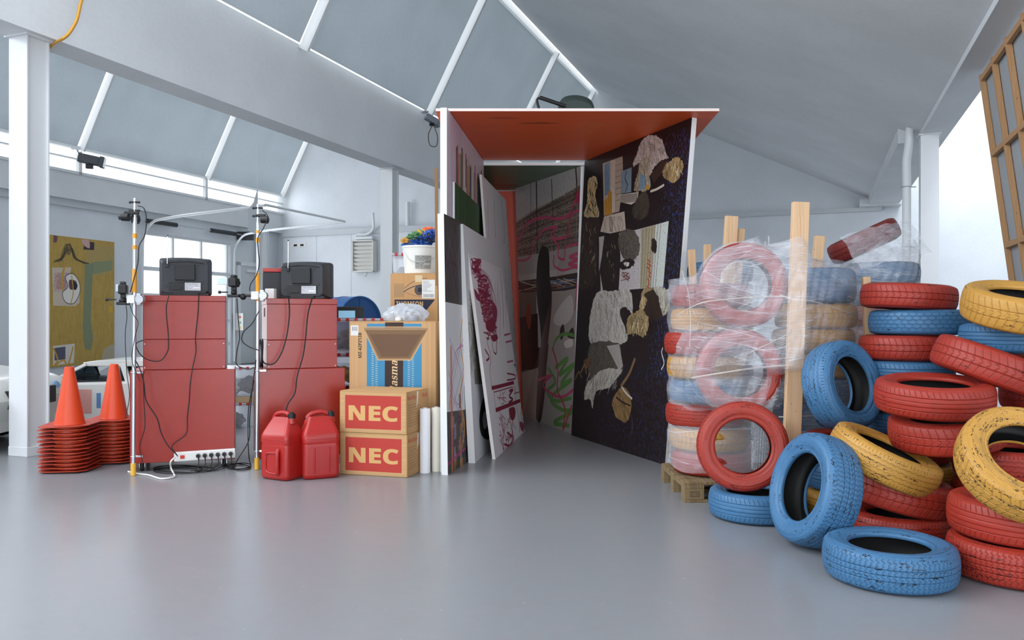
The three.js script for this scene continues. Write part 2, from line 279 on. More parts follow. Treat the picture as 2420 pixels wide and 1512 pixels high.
// ---------- red cabinets on castors ----------
const redDust = noiseTex(256, 248, 9, [6, 24, 110]);
const REDSTEEL = mat(0x9c2719, 0.28, { map: redDust }), SCREW = mat(0xd9d6d0, 0.4);
function castor(t, x, z) {
  const w = part(t, 'castor', merge(new THREE.CylinderGeometry(0.042, 0.042, 0.03, 20).rotateZ(Math.PI / 2).translate(x, 0.042, z)), RUBBER);
  part(w, 'fork', merge(bx(x - 0.024, x - 0.018, 0.03, 0.09, z - 0.02, z + 0.02), bx(x + 0.018, x + 0.024, 0.03, 0.09, z - 0.02, z + 0.02), bx(x - 0.03, x + 0.03, 0.085, 0.092, z - 0.03, z + 0.03)), ALU);
}
function cabinet(label, pos, turn, wl, wu, yb, ys, yt, off) {
  const t = thing('metal_cabinet', label, 'cabinet', pos, turn);
  const a = wl / 2, b = wu / 2, o = off, ym = ys + (yt - ys) * 0.41;
  part(t, 'lower_cabinet', bx(-a, a, yb, ys, -0.55, 0, 0.005), REDSTEEL);
  part(t, 'middle_cabinet', bx(o - b, o + b, ys + 0.002, ym - 0.001, -0.55, -0.035, 0.004), REDSTEEL);
  part(t, 'upper_cabinet', bx(o - b, o + b, ym + 0.001, yt - 0.05, -0.55, -0.035, 0.004), REDSTEEL);
  part(t, 'lid', bx(o - b - 0.003, o + b + 0.003, yt - 0.05, yt, -0.555, -0.031, 0.004), REDSTEEL);
  for (const [x, y] of [[o - b + 0.015, ym - 0.04], [o + b - 0.015, ym - 0.04], [o - b + 0.015, ys + 0.02], [o + b - 0.015, ys + 0.02]]) part(t, 'screw', new THREE.SphereGeometry(0.006, 8, 6).translate(x, y, -0.034), SCREW);
  for (const [x, z] of [[-a + 0.09, -0.07], [a - 0.09, -0.07], [-a + 0.09, -0.48], [a - 0.09, -0.48]]) castor(t, x, z);
  return t;
}
const cab1 = cabinet('red steel cabinet with a white power strip along its bottom edge', V3(-2.85, 0, -6.97), 0.314, 0.845, 0.67, 0.075, 0.868, 1.513, 0.01);
const cab2 = cabinet('red steel cabinet behind the two red jerry cans', V3(-1.86, 0, -7.14), 0.384, 0.75, 0.61, 0.085, 0.868, 1.49, 0.005);
part(cab2, 'side_socket', bx(-0.302, -0.297, 1.33, 1.41, -0.33, -0.25), BLACK, 'small black socket plate');

// ---------- televisions ----------
const TVM = mat(0x24262b, 0.5), TVD = mat(0x17181b, 0.55), stickerMap = canvasTex(256, 160, (x, w, h) => {
  x.fillStyle = '#c4c6ca'; x.fillRect(0, 0, w, h); x.fillStyle = '#55585e'; for (let i = 0; i < 7; i++) for (let j = 0; j < 9; j++) if (rnd() < 0.75) x.fillRect(10 + j * 26 + rr(0, 5), 14 + i * 20, rr(8, 20), rr(4, 8)); x.fillStyle = '#e9eaec'; x.fillRect(130, 90, 110, 26);
});
const rring = (x0, x1, y0, y1, z, r, arch = 0, n = 5) => {
  const P = []; [[x1 - r, y1 - r, 0], [x0 + r, y1 - r, 1], [x0 + r, y0 + r, 2], [x1 - r, y0 + r, 3]].forEach(([cx, cy, q]) => { for (let i = 0; i <= n; i++) { const a = (q + i / n) * Math.PI / 2, x = cx + Math.cos(a) * r, y = cy + Math.sin(a) * r; P.push(V3(x, y + (q < 2 ? arch * (1 - ((x - (x0 + x1) / 2) / ((x1 - x0) / 2)) ** 2) : 0), z)); } });
  const Q = []; for (let i = 0; i < P.length; i++) { Q.push(P[i]); if (i === n && arch) for (let k = 1; k < 8; k++) { const x = P[i].x + (P[i + 1].x - P[i].x) * k / 8, m = (x0 + x1) / 2; Q.push(V3(x, y1 + arch * (1 - ((x - m) / ((x1 - x0) / 2)) ** 2), z)); } }
  return Q;
};
function television(label, pos, turn, antenna) {
  const t = thing('television', label, 'television', pos, turn, 'tube televisions on the red cabinets'); t.scale.setScalar(0.93);
  part(t, 'rear_housing', loft([rring(-0.2, 0.2, 0.03, 0.325, 0, 0.03, 0.018), rring(-0.205, 0.205, 0.025, 0.33, -0.03, 0.03, 0.02), rring(-0.225, 0.225, 0.015, 0.35, -0.1, 0.02, 0.018), rring(-0.232, 0.232, 0.01, 0.362, -0.24, 0.02, 0.014)].reverse()), TVM);
  part(t, 'front_bezel', loft([rring(-0.236, 0.236, 0.006, 0.366, -0.24, 0.02, 0.012), rring(-0.24, 0.24, 0.004, 0.37, -0.33, 0.03, 0.01)].reverse()), TVM);
  part(t, 'screen', loft([rring(-0.19, 0.19, 0.05, 0.33, -0.33, 0.03), rring(-0.18, 0.18, 0.06, 0.32, -0.338, 0.03)].reverse()), mat(0x2d3330, 0.15));
  const tube_ = part(t, 'tube_cover', bx(-0.09, 0.09, 0.145, 0.3, -0.01, 0.035, 0.008), TVD);
  part(t, 'top_ridge', tube([-1, -0.6, -0.2, 0.2, 0.6, 1].map((k) => V3(k * 0.17, 0.308 + 0.016 * (1 - k * k), 0.004)), 0.005), TVD);
  part(t, 'connector_recess', bx(-0.14, 0.15, 0.045, 0.13, 0.0, 0.006, 0.002), TVD);
  const s = part(t, 'rating_label', bx(-0.002, 0.138, 0.05, 0.125, 0.005, 0.008), mat(0xffffff, 0.4, { map: stickerMap }), 'silver printed rating label');
  part(t, 'mains_socket', bx(-0.1, -0.03, 0.058, 0.082, 0.0, 0.012, 0.004), BLACK);
  for (const [x, y] of [[-0.12, 0.29], [0.12, 0.29], [-0.16, 0.09], [0.165, 0.14], [0.175, 0.05], [0.01, 0.04]]) part(t, 'screw_well', new THREE.CylinderGeometry(0.009, 0.009, 0.006, 12).rotateX(Math.PI / 2).translate(x, y, 0.002), BLACK);
  for (const x of [-0.16, 0.16]) part(t, 'stand_foot', bx(x - 0.05, x + 0.05, 0, 0.03, -0.3, -0.01, 0.004), TVD);
  part(t, 'base_ledge', bx(-0.11, 0.12, 0.0, 0.032, -0.02, 0.012, 0.004), TVD);
  const a = part(t, 'antenna', rod(V3(antenna, 0.285, 0.012), V3(antenna + 0.004, 0.56, 0.02), 0.0045), CHROME, 'thin telescopic rod aerial');
  part(a, 'antenna_socket', bx(antenna - 0.014, antenna + 0.014, 0.265, 0.3, 0, 0.02, 0.003), BLACK); part(a, 'antenna_tip', new THREE.SphereGeometry(0.007, 10, 8).translate(antenna + 0.004, 0.563, 0.02), BLACK);
  return t;
}
const localTo = (t, x, y, z) => t.localToWorld(V3(x, y, z));
scene.updateMatrixWorld(true);
television('black tube television seen from behind on the cabinet with the power strip', localTo(cab1, 0.005, 1.514, -0.13), 0.36, -0.155);
television('black tube television turned aside on the cabinet behind the jerry cans', localTo(cab2, 0.01, 1.491, -0.13), 0.02, -0.13);
{ // small set behind the second television
  const t = thing('monitor', 'small dark monitor with a red top strip behind the television', 'monitor', localTo(cab2, -0.2, 1.491, -0.46), 0.3);
  part(t, 'housing', bx(-0.1, 0.1, 0, 0.25, -0.1, 0.1, 0.01), TVM); part(t, 'top_strip', bx(-0.1, 0.1, 0.25, 0.285, -0.1, 0.1, 0.006), mat(0xb5352c, 0.4));
  single('paper_block', 'small white block standing beside the dark monitor', 'block', bx(-2.32, -2.24, 1.491, 1.58, -7.12, -7.04, 0.004).applyMatrix4(new THREE.Matrix4().makeTranslation(0.12, 0, -0.12)), PAPER);
}

// ---------- silver poles with tape, clamps and cameras ----------
function pole(label, px0, py0, px1, py1, d, tapes) {
  const a = at(px1, py1, d), b = at(px0, py0, d); a.y = 0; const t = thing('camera_pole', label, 'pole', a, 0, 'silver camera poles'), Q = (k) => b.clone().sub(a).multiplyScalar(k), H = b.y;
  part(t, 'tube', rod(Q(0.04), Q(0.93), 0.0165, 16), ALU); part(t, 'inner_tube', rod(Q(0.92), Q(1), 0.0125, 14), ALU);
  part(t, 'foot', rod(Q(0.001), Q(0.045), 0.021, 16), YELLOW, 'yellow rubber foot');
  tapes.forEach(([k0, k1]) => part(t, 'tape', rod(Q(k0), Q(k1), 0.0182, 16), ORANGETAPE, 'orange tape wound round the tube'));
  for (const k of [0.955, 0.985]) part(t, 'clamp_lever', merge(bx(-0.04, 0.04, -0.008, 0.008, -0.012, 0.012, 0.004), new THREE.SphereGeometry(0.012, 8, 6).translate(-0.04, 0, 0)).translate(...Q(k).toArray()), BLACK);
  for (const y of [0.16, 0.86]) { const q = Q(y / H); part(t, 'bracket', merge(new THREE.TorusGeometry(0.021, 0.005, 6, 16).rotateX(Math.PI / 2).translate(q.x, q.y, q.z), bx(q.x + 0.015, q.x + 0.075, q.y - 0.008, q.y + 0.008, q.z - 0.035, q.z - 0.005)), CHROME); }
  return { t, a, b, Q: (k) => a.clone().add(Q(k)) };
}
const pole1 = pole('silver pole with orange tape beside the stacked traffic cones', 319, 468, 315, 1118, 6.72, [[0.855, 0.872], [0.815, 0.83], [0.66, 0.745]]);
const pole2 = pole('silver pole with orange tape between the two red cabinets', 610, 482, 607, 1108, 6.99, [[0.89, 0.9], [0.855, 0.872], [0.635, 0.74]]);
function webcam(label, p, mirror) {
  const t = thing('webcam', label, 'webcam', p), s = mirror;
  part(t, 'camera_body', merge(new THREE.CylinderGeometry(0.03, 0.034, 0.06, 16).rotateZ(Math.PI / 2).translate(-0.06 * s, -0.035, 0.02), bx(-0.07 * s, 0.02 * s, -0.012, 0.014, 0, 0.03, 0.005)), BLACK);
  part(t, 'lens', new THREE.CylinderGeometry(0.022, 0.018, 0.02, 16).rotateZ(Math.PI / 2).translate(-0.1 * s, -0.035, 0.02), mat(0x24262a, 0.15));
  part(t, 'bracket', bx(-0.01, 0.05 * s, -0.01, 0.012, 0.005, 0.028, 0.004), BLACK);
}
webcam('small black camera clipped near the top of the pole by the cones', pole1.Q(0.945).add(V3(-0.01, 0, 0.0)), 1);
webcam('small black camera clipped near the top of the pole between cabinets', pole2.Q(0.955).add(V3(0.02, 0, 0.0)), -0.7);
function camcorder(label, p, turn, screenSide) {
  const t = thing('camcorder', label, 'camcorder', p, turn);
  part(t, 'body', bx(-0.035, 0.035, -0.03, 0.05, -0.07, 0.07, 0.014), BLACK);
  part(t, 'lens_barrel', new THREE.CylinderGeometry(0.027, 0.03, 0.05, 18).rotateX(Math.PI / 2).translate(0, 0.01, -0.09), DARKGREY);
  const s = part(t, 'flip_screen', bx(screenSide * 0.04, screenSide * 0.125, -0.012, 0.048, 0.055, 0.064, 0.004), SILVERY, 'silver flip-out screen');
  part(s, 'screen_glass', bx(screenSide * 0.05, screenSide * 0.117, -0.004, 0.042, 0.063, 0.0655), mat(0xb8cfd0, 0.2));
  part(t, 'grip_handle', bx(-0.02, 0.02, 0.05, 0.075, -0.05, 0.05, 0.008), DARKGREY);
  const b = part(t, 'mount', merge(bx(-0.02, 0.02, -0.06, -0.03, -0.02, 0.02, 0.004), new THREE.SphereGeometry(0.026, 12, 10).translate(0, -0.075, 0), bx(-0.05, 0.05, -0.12, -0.095, -0.03, 0.03, 0.006)), BLACK);
  part(b, 'mount_knob', merge(rod(V3(-0.05, -0.075, 0), V3(-0.12, -0.075, 0), 0.006), new THREE.CylinderGeometry(0.014, 0.014, 0.02, 10).rotateZ(Math.PI / 2).translate(-0.12, -0.075, 0)), BLACK);
}
camcorder('black camcorder clamped to the pole beside the cones', pole1.Q(0.675).add(V3(-0.085, -0.02, 0.02)), 0.35, -0.4);
camcorder('black camcorder with silver flip screen clamped to the pole between cabinets', pole2.Q(0.685).add(V3(-0.2, 0.035, 0.02)), 0.1, -1.0);
for (const [P, k, s, lab] of [[pole1, 0.635, 1, 'white clamp block on the pole beside the cones'], [pole2, 0.655, -1, 'white clamp arm holding the camcorder between the cabinets']]) {
  const q = P.Q(k), t = thing('pole_clamp', lab, 'clamp', q);
  part(t, 'clamp_body', bx(-0.045, 0.02, -0.035, 0.035, 0.0, 0.045, 0.006), PAPER);
  part(t, 'clamp_jaw', merge(new THREE.CylinderGeometry(0.034, 0.034, 0.05, 16).rotateX(Math.PI / 2).translate(0.055, 0, 0.01), bx(0.02, 0.06, -0.05, 0.05, -0.02, 0.02, 0.008)), SILVERY);
  part(t, 'clamp_arm', merge(rod(V3(-0.04, 0, 0.02), V3(s > 0 ? -0.09 : -0.2, s > 0 ? -0.02 : 0.0, 0.02), 0.012), new THREE.SphereGeometry(0.028, 12, 8).translate(s > 0 ? -0.09 : -0.12, -0.01, 0.02)), BLACK);
}

// ---------- cables ----------
const cable = (label, pts, r = 0.0045, m = BLACK) => single('cable', label, 'cable', tube(pts.map(([x, y, d]) => at(x, y, d)), r), m);
cable('black cable looping from the first television to the cabinet side', [[399, 698, 6.86], [393, 725, 6.82], [398, 800, 6.83], [396, 830, 6.83], [378, 852, 6.83], [350, 850, 6.8], [330, 835, 6.78], [322, 812, 6.78], [340, 803, 6.8]]);
cable('black mains cable running down the cabinet with the power strip', [[470, 698, 6.98], [468, 740, 7.0], [462, 800, 7.0], [463, 830, 7.0], [455, 870, 6.97], [450, 905, 6.92], [447, 950, 6.92], [443, 985, 6.92], [440, 1025, 6.9], [415, 1045, 6.88], [406, 1055, 6.87], [420, 1078, 6.84]]);
cable('black cable from the first pole to the power strip', [[316, 845, 6.72], [330, 870, 6.7], [340, 905, 6.72], [345, 945, 6.74], [372, 990, 6.78], [380, 1020, 6.8], [395, 1050, 6.82], [418, 1075, 6.84]]);
cable('thin cable hanging down the left edge of the red cabinet', [[338, 880, 6.72], [340, 950, 6.72], [342, 1010, 6.72], [330, 1055, 6.72], [336, 1090, 6.7], [334, 1108, 6.7]], 0.0035);
cable('black webcam cable curling down the pole by the cones', [[326, 486, 6.7], [340, 492, 6.68], [346, 525, 6.68], [340, 560, 6.68], [329, 580, 6.68], [326, 620, 6.68], [315, 665, 6.67], [308, 690, 6.66]]);
cable('black webcam cable curling down the pole between cabinets', [[620, 497, 6.96], [632, 510, 6.94], [622, 540, 6.94], [610, 560, 6.93], [610, 590, 6.93], [613, 620, 6.93], [606, 650, 6.93], [592, 672, 6.93], [590, 688, 6.93]]);
cable('thin cable hanging below the camcorder by the cones', [[297, 715, 6.66], [300, 745, 6.66], [296, 790, 6.66], [298, 850, 6.66], [300, 885, 6.66], [306, 935, 6.66], [298, 980, 6.66], [296, 990, 6.66]], 0.003);
cable('second thin cable beside the pole by the cones', [[305, 715, 6.66], [316, 745, 6.68], [326, 760, 6.68], [318, 800, 6.66], [312, 850, 6.66], [322, 880, 6.66], [330, 900, 6.66]], 0.003);
cable('black cable hanging from the camcorder between the cabinets', [[560, 705, 6.95], [562, 740, 6.96], [566, 800, 6.97], [560, 830, 6.97], [560, 862, 6.98], [590, 872, 6.98], [600, 868, 6.98]]);
cable('black cable drooping from the second pole to the coil', [[612, 735, 6.93], [595, 765, 6.93], [575, 785, 6.93], [572, 805, 6.94], [590, 820, 6.94], [612, 828, 6.93]]);
cable('black cable from the second television looping back to the coil', [[682, 700, 6.94], [684, 740, 6.97], [676, 800, 6.97], [662, 840, 6.95], [645, 860, 6.92], [625, 858, 6.9], [618, 845, 6.88]], 0.006);
cable('black cable running down behind the red jerry cans', [[738, 703, 7.02], [728, 740, 7.05], [722, 800, 7.05], [716, 840, 7.05], [702, 890, 7.0], [696, 930, 6.98], [680, 955, 6.95], [674, 985, 6.92], [680, 1040, 6.95]], 0.006);
cable('black cable trailing down to the floor between the cabinets', [[605, 850, 6.9], [595, 930, 6.92], [590, 990, 6.95], [588, 1040, 6.95], [562, 1085, 6.9], [552, 1108, 6.96]]);
cable('second black cable trailing beside the second pole', [[600, 900, 6.92], [588, 960, 6.93], [586, 1030, 6.93], [588, 1075, 6.93], [592, 1098, 7.2]]);
for (const [k, cx, cy, rx, ry, d, lab] of [[0, 567, 1101, 24, 7, 7.13, 'black cable coiled on the floor between the cabinets'], [1, 430, 1108, 62, 8, 6.98, 'black cable heaped under the cabinet with the power strip']]) {
  const P = []; for (let i = 0; i <= 40; i++) { const a = i / 40 * Math.PI * 6 + k, r = 1 - 0.25 * Math.sin(i * 0.7); const y = cy + Math.sin(a) * ry * r; const q = onY(cx + Math.cos(a) * rx * r, y + 1, 0.006 + 0.008 * (i / 40)); P.push(q); }
  single('cable_coil', lab, 'cable', tube(P, 0.0045, 220, 6), BLACK);
}
{ // thick coil hung on the side of the second cabinet
  const P = []; for (let i = 0; i <= 60; i++) { const a = i / 60 * Math.PI * 14; P.push(V3(-0.335 + 0.014 * Math.sin(i * 0.37), 1.0 + Math.sin(a) * (0.115 + 0.012 * Math.sin(i)), -0.19 + Math.cos(a) * 0.085)); }
  const o = single('cable_coil', 'thick black cable coil hung on the side of the cabinet', 'cable', tube(P, 0.0065, 420, 6).applyMatrix4(cab2.matrixWorld), BLACK);
}
const WCABLE = mat(0xe4e2dc, 0.5);
{ const P = [[414, 1080, 6.84], [404, 1090, 6.8], [404, 1105, 6.85]].map(([x, y, d]) => at(x, y, d)).concat([[410, 1118], [410, 1127], [385, 1131], [350, 1122], [325, 1119], [303, 1114]].map(([x, y]) => onY(x, y, 0.008)));
  single('mains_lead', 'white mains lead curving from the power strip onto the floor', 'cable', tube(P, 0.0075, 90, 8), WCABLE); }

// ---------- power strip ----------
{
  const t = thing('power_strip', 'white power strip with six black plugs on the red cabinet', 'power strip', localTo(cab1, 0.18, 0.085, 0.004), 0.314);
  const b = new THREE.Group(); t.rotation.z = 0.02;
  part(t, 'strip_body', bx(-0.25, 0.25, 0, 0.082, 0, 0.045, 0.01), mat(0xe6e5e0, 0.45));
  part(t, 'switch', bx(-0.2, -0.165, 0.025, 0.055, 0.044, 0.052, 0.003), mat(0xd0301c, 0.35), 'red rocker switch');
  for (let i = 0; i < 6; i++) {
    const x = -0.055 + i * 0.053, s = part(t, 'socket', new THREE.TorusGeometry(0.02, 0.003, 6, 18).translate(x, 0.042, 0.046), mat(0xcfcec8, 0.5));
    part(t, 'plug', merge(new THREE.CylinderGeometry(0.017, 0.014, 0.03, 14).rotateX(Math.PI / 2).translate(x, 0.042, 0.058), rod(V3(x, 0.042, 0.07), V3(x + 0.006, 0.01, 0.082), 0.006)), BLACK);
    single('plug_cable', `black plug cable hanging from socket ${['one', 'two', 'three', 'four', 'five', 'six'][i]} of the power strip`, 'cable',
      tube([V3(x + 0.006, 0.01, 0.082), V3(x + 0.004, -0.03, 0.09), V3(x - 0.01 - i * 0.012, -0.068, 0.1 + 0.01 * i), V3(x - 0.06 - i * 0.02, -0.076, 0.11 + 0.012 * i)].map((p) => p.applyAxisAngle(V3(0, 1, 0), 0.314).add(t.position)), 0.0038), BLACK, 'cables of the power strip');
  }
}

// ---------- jerry cans ----------
const CANM = mat(0xb0201b, 0.36, { phys: true, clearcoat: 0.15, clearcoatRoughness: 0.35, map: noiseTex(256, 246, 18, [5, 20, 90]) });
function jerry(label, pos, turn, grip) {
  const t = thing('jerry_can', label, 'jerry can', pos, turn, 'red plastic jerry cans');
  const R = (hw, hd, y, r, ox = 0) => { const P = []; for (let q = 0; q < 4; q++) for (let i = 0; i <= 6; i++) { const a = (q + i / 6) * Math.PI / 2; P.push(V3(ox + (q === 0 || q === 3 ? hw - r : r - hw) + Math.cos(a) * r, y, -((q < 2 ? hd - r : r - hd) + Math.sin(a) * r))); } return P; };
  const ring = [[0.12, 0.085, 0, 0.03], [0.143, 0.108, 0.012, 0.035], [0.148, 0.113, 0.04, 0.035], [0.148, 0.113, 0.27, 0.035], [0.145, 0.11, 0.282, 0.035], [0.145, 0.11, 0.292, 0.035], [0.15, 0.115, 0.305, 0.036], [0.15, 0.115, 0.355, 0.036], [0.142, 0.1, 0.385, 0.036], [0.12, 0.07, 0.44, 0.034], [0.1, 0.042, 0.485, 0.028], [0.09, 0.03, 0.505, 0.025]];
  let body = loft(ring.map((r) => R(...r)));
  part(t, 'body', body, CANM);
  // raised carrying handle over a hollow, with two shoulders
  part(t, 'handle', merge(tube([V3(-0.11, 0.44, 0), V3(-0.085, 0.51, 0), V3(-0.03, 0.535, 0), V3(0.04, 0.535, 0), V3(0.085, 0.51, 0)], 0.019, 24, 10)), CANM);
  part(t, 'pouring_neck', merge(cyl(0.036, 0.03, 0.045, 0.095, 0.455, 0, 18)), CANM);
  const c = part(t, 'cap', merge(cyl(0.032, 0.032, 0.035, 0.095, 0.498, 0, 20), cyl(0.02, 0.018, 0.012, 0.095, 0.533, 0, 16)), BLACK, 'black screw cap');
  part(t, 'vent_cap', cyl(0.014, 0.014, 0.025, -0.105, 0.47, 0, 12), BLACK);
  if (grip) { // moulded side grip: sunken pocket framed by a thick bar
    part(t, 'grip_bar', merge(tube([V3(0.06, 0.25, 0.108), V3(0.062, 0.235, 0.124), V3(0.062, 0.15, 0.13), V3(0.06, 0.07, 0.124), V3(0.058, 0.05, 0.108)], 0.018, 28, 10), tube([V3(-0.075, 0.2, 0.113), V3(-0.06, 0.215, 0.117), V3(0.04, 0.225, 0.117)], 0.008, 16, 8), tube([V3(-0.075, 0.075, 0.113), V3(-0.05, 0.062, 0.117), V3(0.04, 0.055, 0.117)], 0.008, 16, 8), tube([V3(-0.078, 0.075, 0.113), V3(-0.08, 0.13, 0.116), V3(-0.078, 0.2, 0.113)], 0.007, 12, 8)), CANM);
  } else for (const x of [-0.06, 0.06]) part(t, 'body_rib', tube([V3(x, 0.05, 0.112), V3(x, 0.15, 0.115), V3(x, 0.26, 0.112)], 0.007, 12, 6), CANM);
  part(t, 'seam', tube(R(0.1505, 0.1155, 0.33, 0.036), 0.0022, 80, 5), CANM);
  return t;
}
const can1 = jerry('red jerry can with a moulded side grip beside the pole', V3(-1.885, 0, -6.62), -0.5, true);
const can2 = jerry('red jerry can with smooth sides beside the cardboard boxes', V3(-1.6, 0, -6.67), 0.42, false);

// ---------- cardboard boxes ----------
const necFront = canvasTex(1024, 576, (x, w, h) => {
  x.fillStyle = '#c39a69'; x.fillRect(0, 0, w, h); for (let i = 0; i < 500; i++) { x.fillStyle = rnd() < 0.5 ? 'rgba(230,190,140,.10)' : 'rgba(120,85,50,.08)'; x.fillRect(0, rr(0, h), w, rr(1, 3)); }
  x.fillStyle = '#b33a30'; x.fillRect(78, 42, 872, 486); x.fillStyle = '#cfa468'; x.font = 'bold 270px sans-serif'; x.textAlign = 'center'; x.textBaseline = 'middle'; x.save(); x.translate(506, 302); x.scale(1.5, 1.06); x.fillText('NEC', 0, 0); x.lineWidth = 12; x.strokeStyle = '#cfa468'; x.strokeText('NEC', 0, 0); x.restore();
});
const necSide = canvasTex(512, 400, (x, w, h) => {
  x.fillStyle = '#b98f5e'; x.fillRect(0, 0, w, h); x.fillStyle = '#b0402f'; x.font = 'bold 56px sans-serif'; x.fillText('MultiSync', 10, 70); x.fillText('Multi', 360, 70); x.fillStyle = '#6d5234'; for (let i = 0; i < 9; i++) { x.fillRect(20, 120 + i * 26, rr(180, 420), 3); x.fillRect(30, 128 + i * 26, rr(60, 200), 2); } x.font = 'bold 34px sans-serif'; x.fillText('NEC', 420, 380); x.fillStyle = '#d7cfc0'; x.beginPath(); x.moveTo(235, 0); x.lineTo(275, 0); x.lineTo(262, 110); x.lineTo(225, 170); x.closePath(); x.fill();
});
const NECF = mat(0xffffff, 0.8, { map: necFront }), NECS = mat(0xffffff, 0.8, { map: necSide });
function carton(name, label, pos, turn, w, h, d, front, side, group) {    // six card faces with slightly rounded folds, flaps on top
  const t = thing(name, label, 'box', pos, turn, group);
  part(t, 'carton_body', uvBox(bx(-w / 2, w / 2, 0.001, h - 0.006, -d + 0.003, -0.003, 0.004)), CARD);
  const face = (g, m, n, l) => part(t, n, g, m, l);
  face(new THREE.PlaneGeometry(w - 0.012, h - 0.02).translate(0, h / 2 - 0.002, -0.0008), front, 'printed_front');
  if (side) face(new THREE.PlaneGeometry(d - 0.012, h - 0.02).rotateY(Math.PI / 2).translate(w / 2 + 0.0012, h / 2 - 0.002, -d / 2), side, 'printed_side');
  for (const s of [0, 1]) part(t, 'top_flap', bx(-w / 2 + 0.003, w / 2 - 0.003, h - 0.006, h, s ? -d + 0.003 : -d / 2 + 0.002, s ? -d / 2 - 0.002 : -0.003, 0.002), CARD);
  return t;
}
const necTurn = -0.28;
carton('cardboard_box', 'cardboard box with red NEC panel, on the floor under its twin'.replace('NEC ', ''), V3(-1.159, 0, -6.705), necTurn, 0.615, 0.352, 0.47, NECF, NECS, 'red panelled cardboard boxes');
carton('cardboard_box', 'cardboard box with red panel stacked on top of its twin', V3(-1.163, 0.353, -6.708), necTurn, 0.612, 0.352, 0.47, NECF, NECS, 'red panelled cardboard boxes');
const plasmaC = [[833, 1090], [1034, 1090], [1034, 757], [833, 757]];
const plasmaMap = print(plasmaC, 800, 1320, ({ x, W, H, P, poly, line }) => {
  x.fillStyle = '#c59b6d'; x.fillRect(0, 0, W, H);
  for (let i = 0; i < 900; i++) { x.fillStyle = rnd() < 0.5 ? 'rgba(225,185,135,.08)' : 'rgba(125,90,55,.06)'; x.fillRect(rr(0, W), 0, rr(1, 3), H); }
  poly([[873, 760], [1002, 760], [1002, 1090], [873, 1090]], '#3f86ad'); poly([[916, 757], [959, 757], [957, 1090], [914, 1090]], '#3a2a26');
  for (const sx of [890, 975]) for (let i = 0; i < 60; i++) { x.fillStyle = 'rgba(220,215,190,.75)'; const a = P(sx - 6 + (i % 2) * 9, 775 + i * 2.6); x.fillRect(a[0], a[1], 22, 6); }
  poly([[866, 770], [1017, 770], [1012, 782], [978, 846], [898, 846], [869, 782]], '#9d7d5a'); poly([[870, 775], [1013, 775], [974, 842], [902, 842]], '#7a5d42'); poly([[880, 785], [1001, 785], [970, 838], [908, 838]], '#6a4f3a');
  line([[866, 768], [1017, 768]], '#c09a6e', 10); line([[869, 780], [899, 846], [977, 846], [1014, 780]], '#c6a274', 9);
  poly([[835, 764], [853, 764], [853, 788], [835, 788]], '#dcdcd8'); for (let i = 0; i < 6; i++) { x.fillStyle = '#6b6b70'; const a = P(838 + i * 2.3, 767); x.fillRect(a[0], a[1], 4, 40); }
  x.save(); x.translate(...P(857, 842)); x.rotate(-Math.PI / 2); x.fillStyle = '#1d1714'; x.font = 'bold 42px sans-serif'; x.textBaseline = 'middle'; x.fillText('MZ-42PZ13B', 0, 0); x.restore();
  x.save(); x.translate(...P(937, 932)); x.rotate(-Math.PI / 2); x.fillStyle = '#d8b98c'; x.font = 'italic bold 92px serif'; x.textBaseline = 'middle'; x.fillText('Plasma', 0, 0); x.restore();
});
carton('display_box', 'tall cardboard display box with a blue band behind the red boxes', V3(-1.08, 0, -7.27), -0.03, 0.79, 1.29, 0.3, mat(0xffffff, 0.8, { map: plasmaMap }), null);

// paper rolls
for (const [x, z, r, m, lab] of [[-0.742, -6.86, 0.046, mat(0xe9ebee, 0.5), 'white paper roll standing against the cardboard boxes'], [-0.652, -6.93, 0.044, mat(0xe2ddcd, 0.6), 'cream paper roll standing against the painted panel']]) {
  const t = thing('paper_roll', lab, 'paper roll', V3(x, 0, z), 0, 'paper rolls');
  part(t, 'rolled_sheet', lathe([[0.02, 0.002], [r, 0], [r, 0.54], [r - 0.004, 0.545], [0.022, 0.543], [0.022, 0.002]], 28), m); part(t, 'core_tube', lathe([[0.021, 0.001], [0.021, 0.552], [0.017, 0.552], [0.017, 0.001]], 18), PAPER);
}
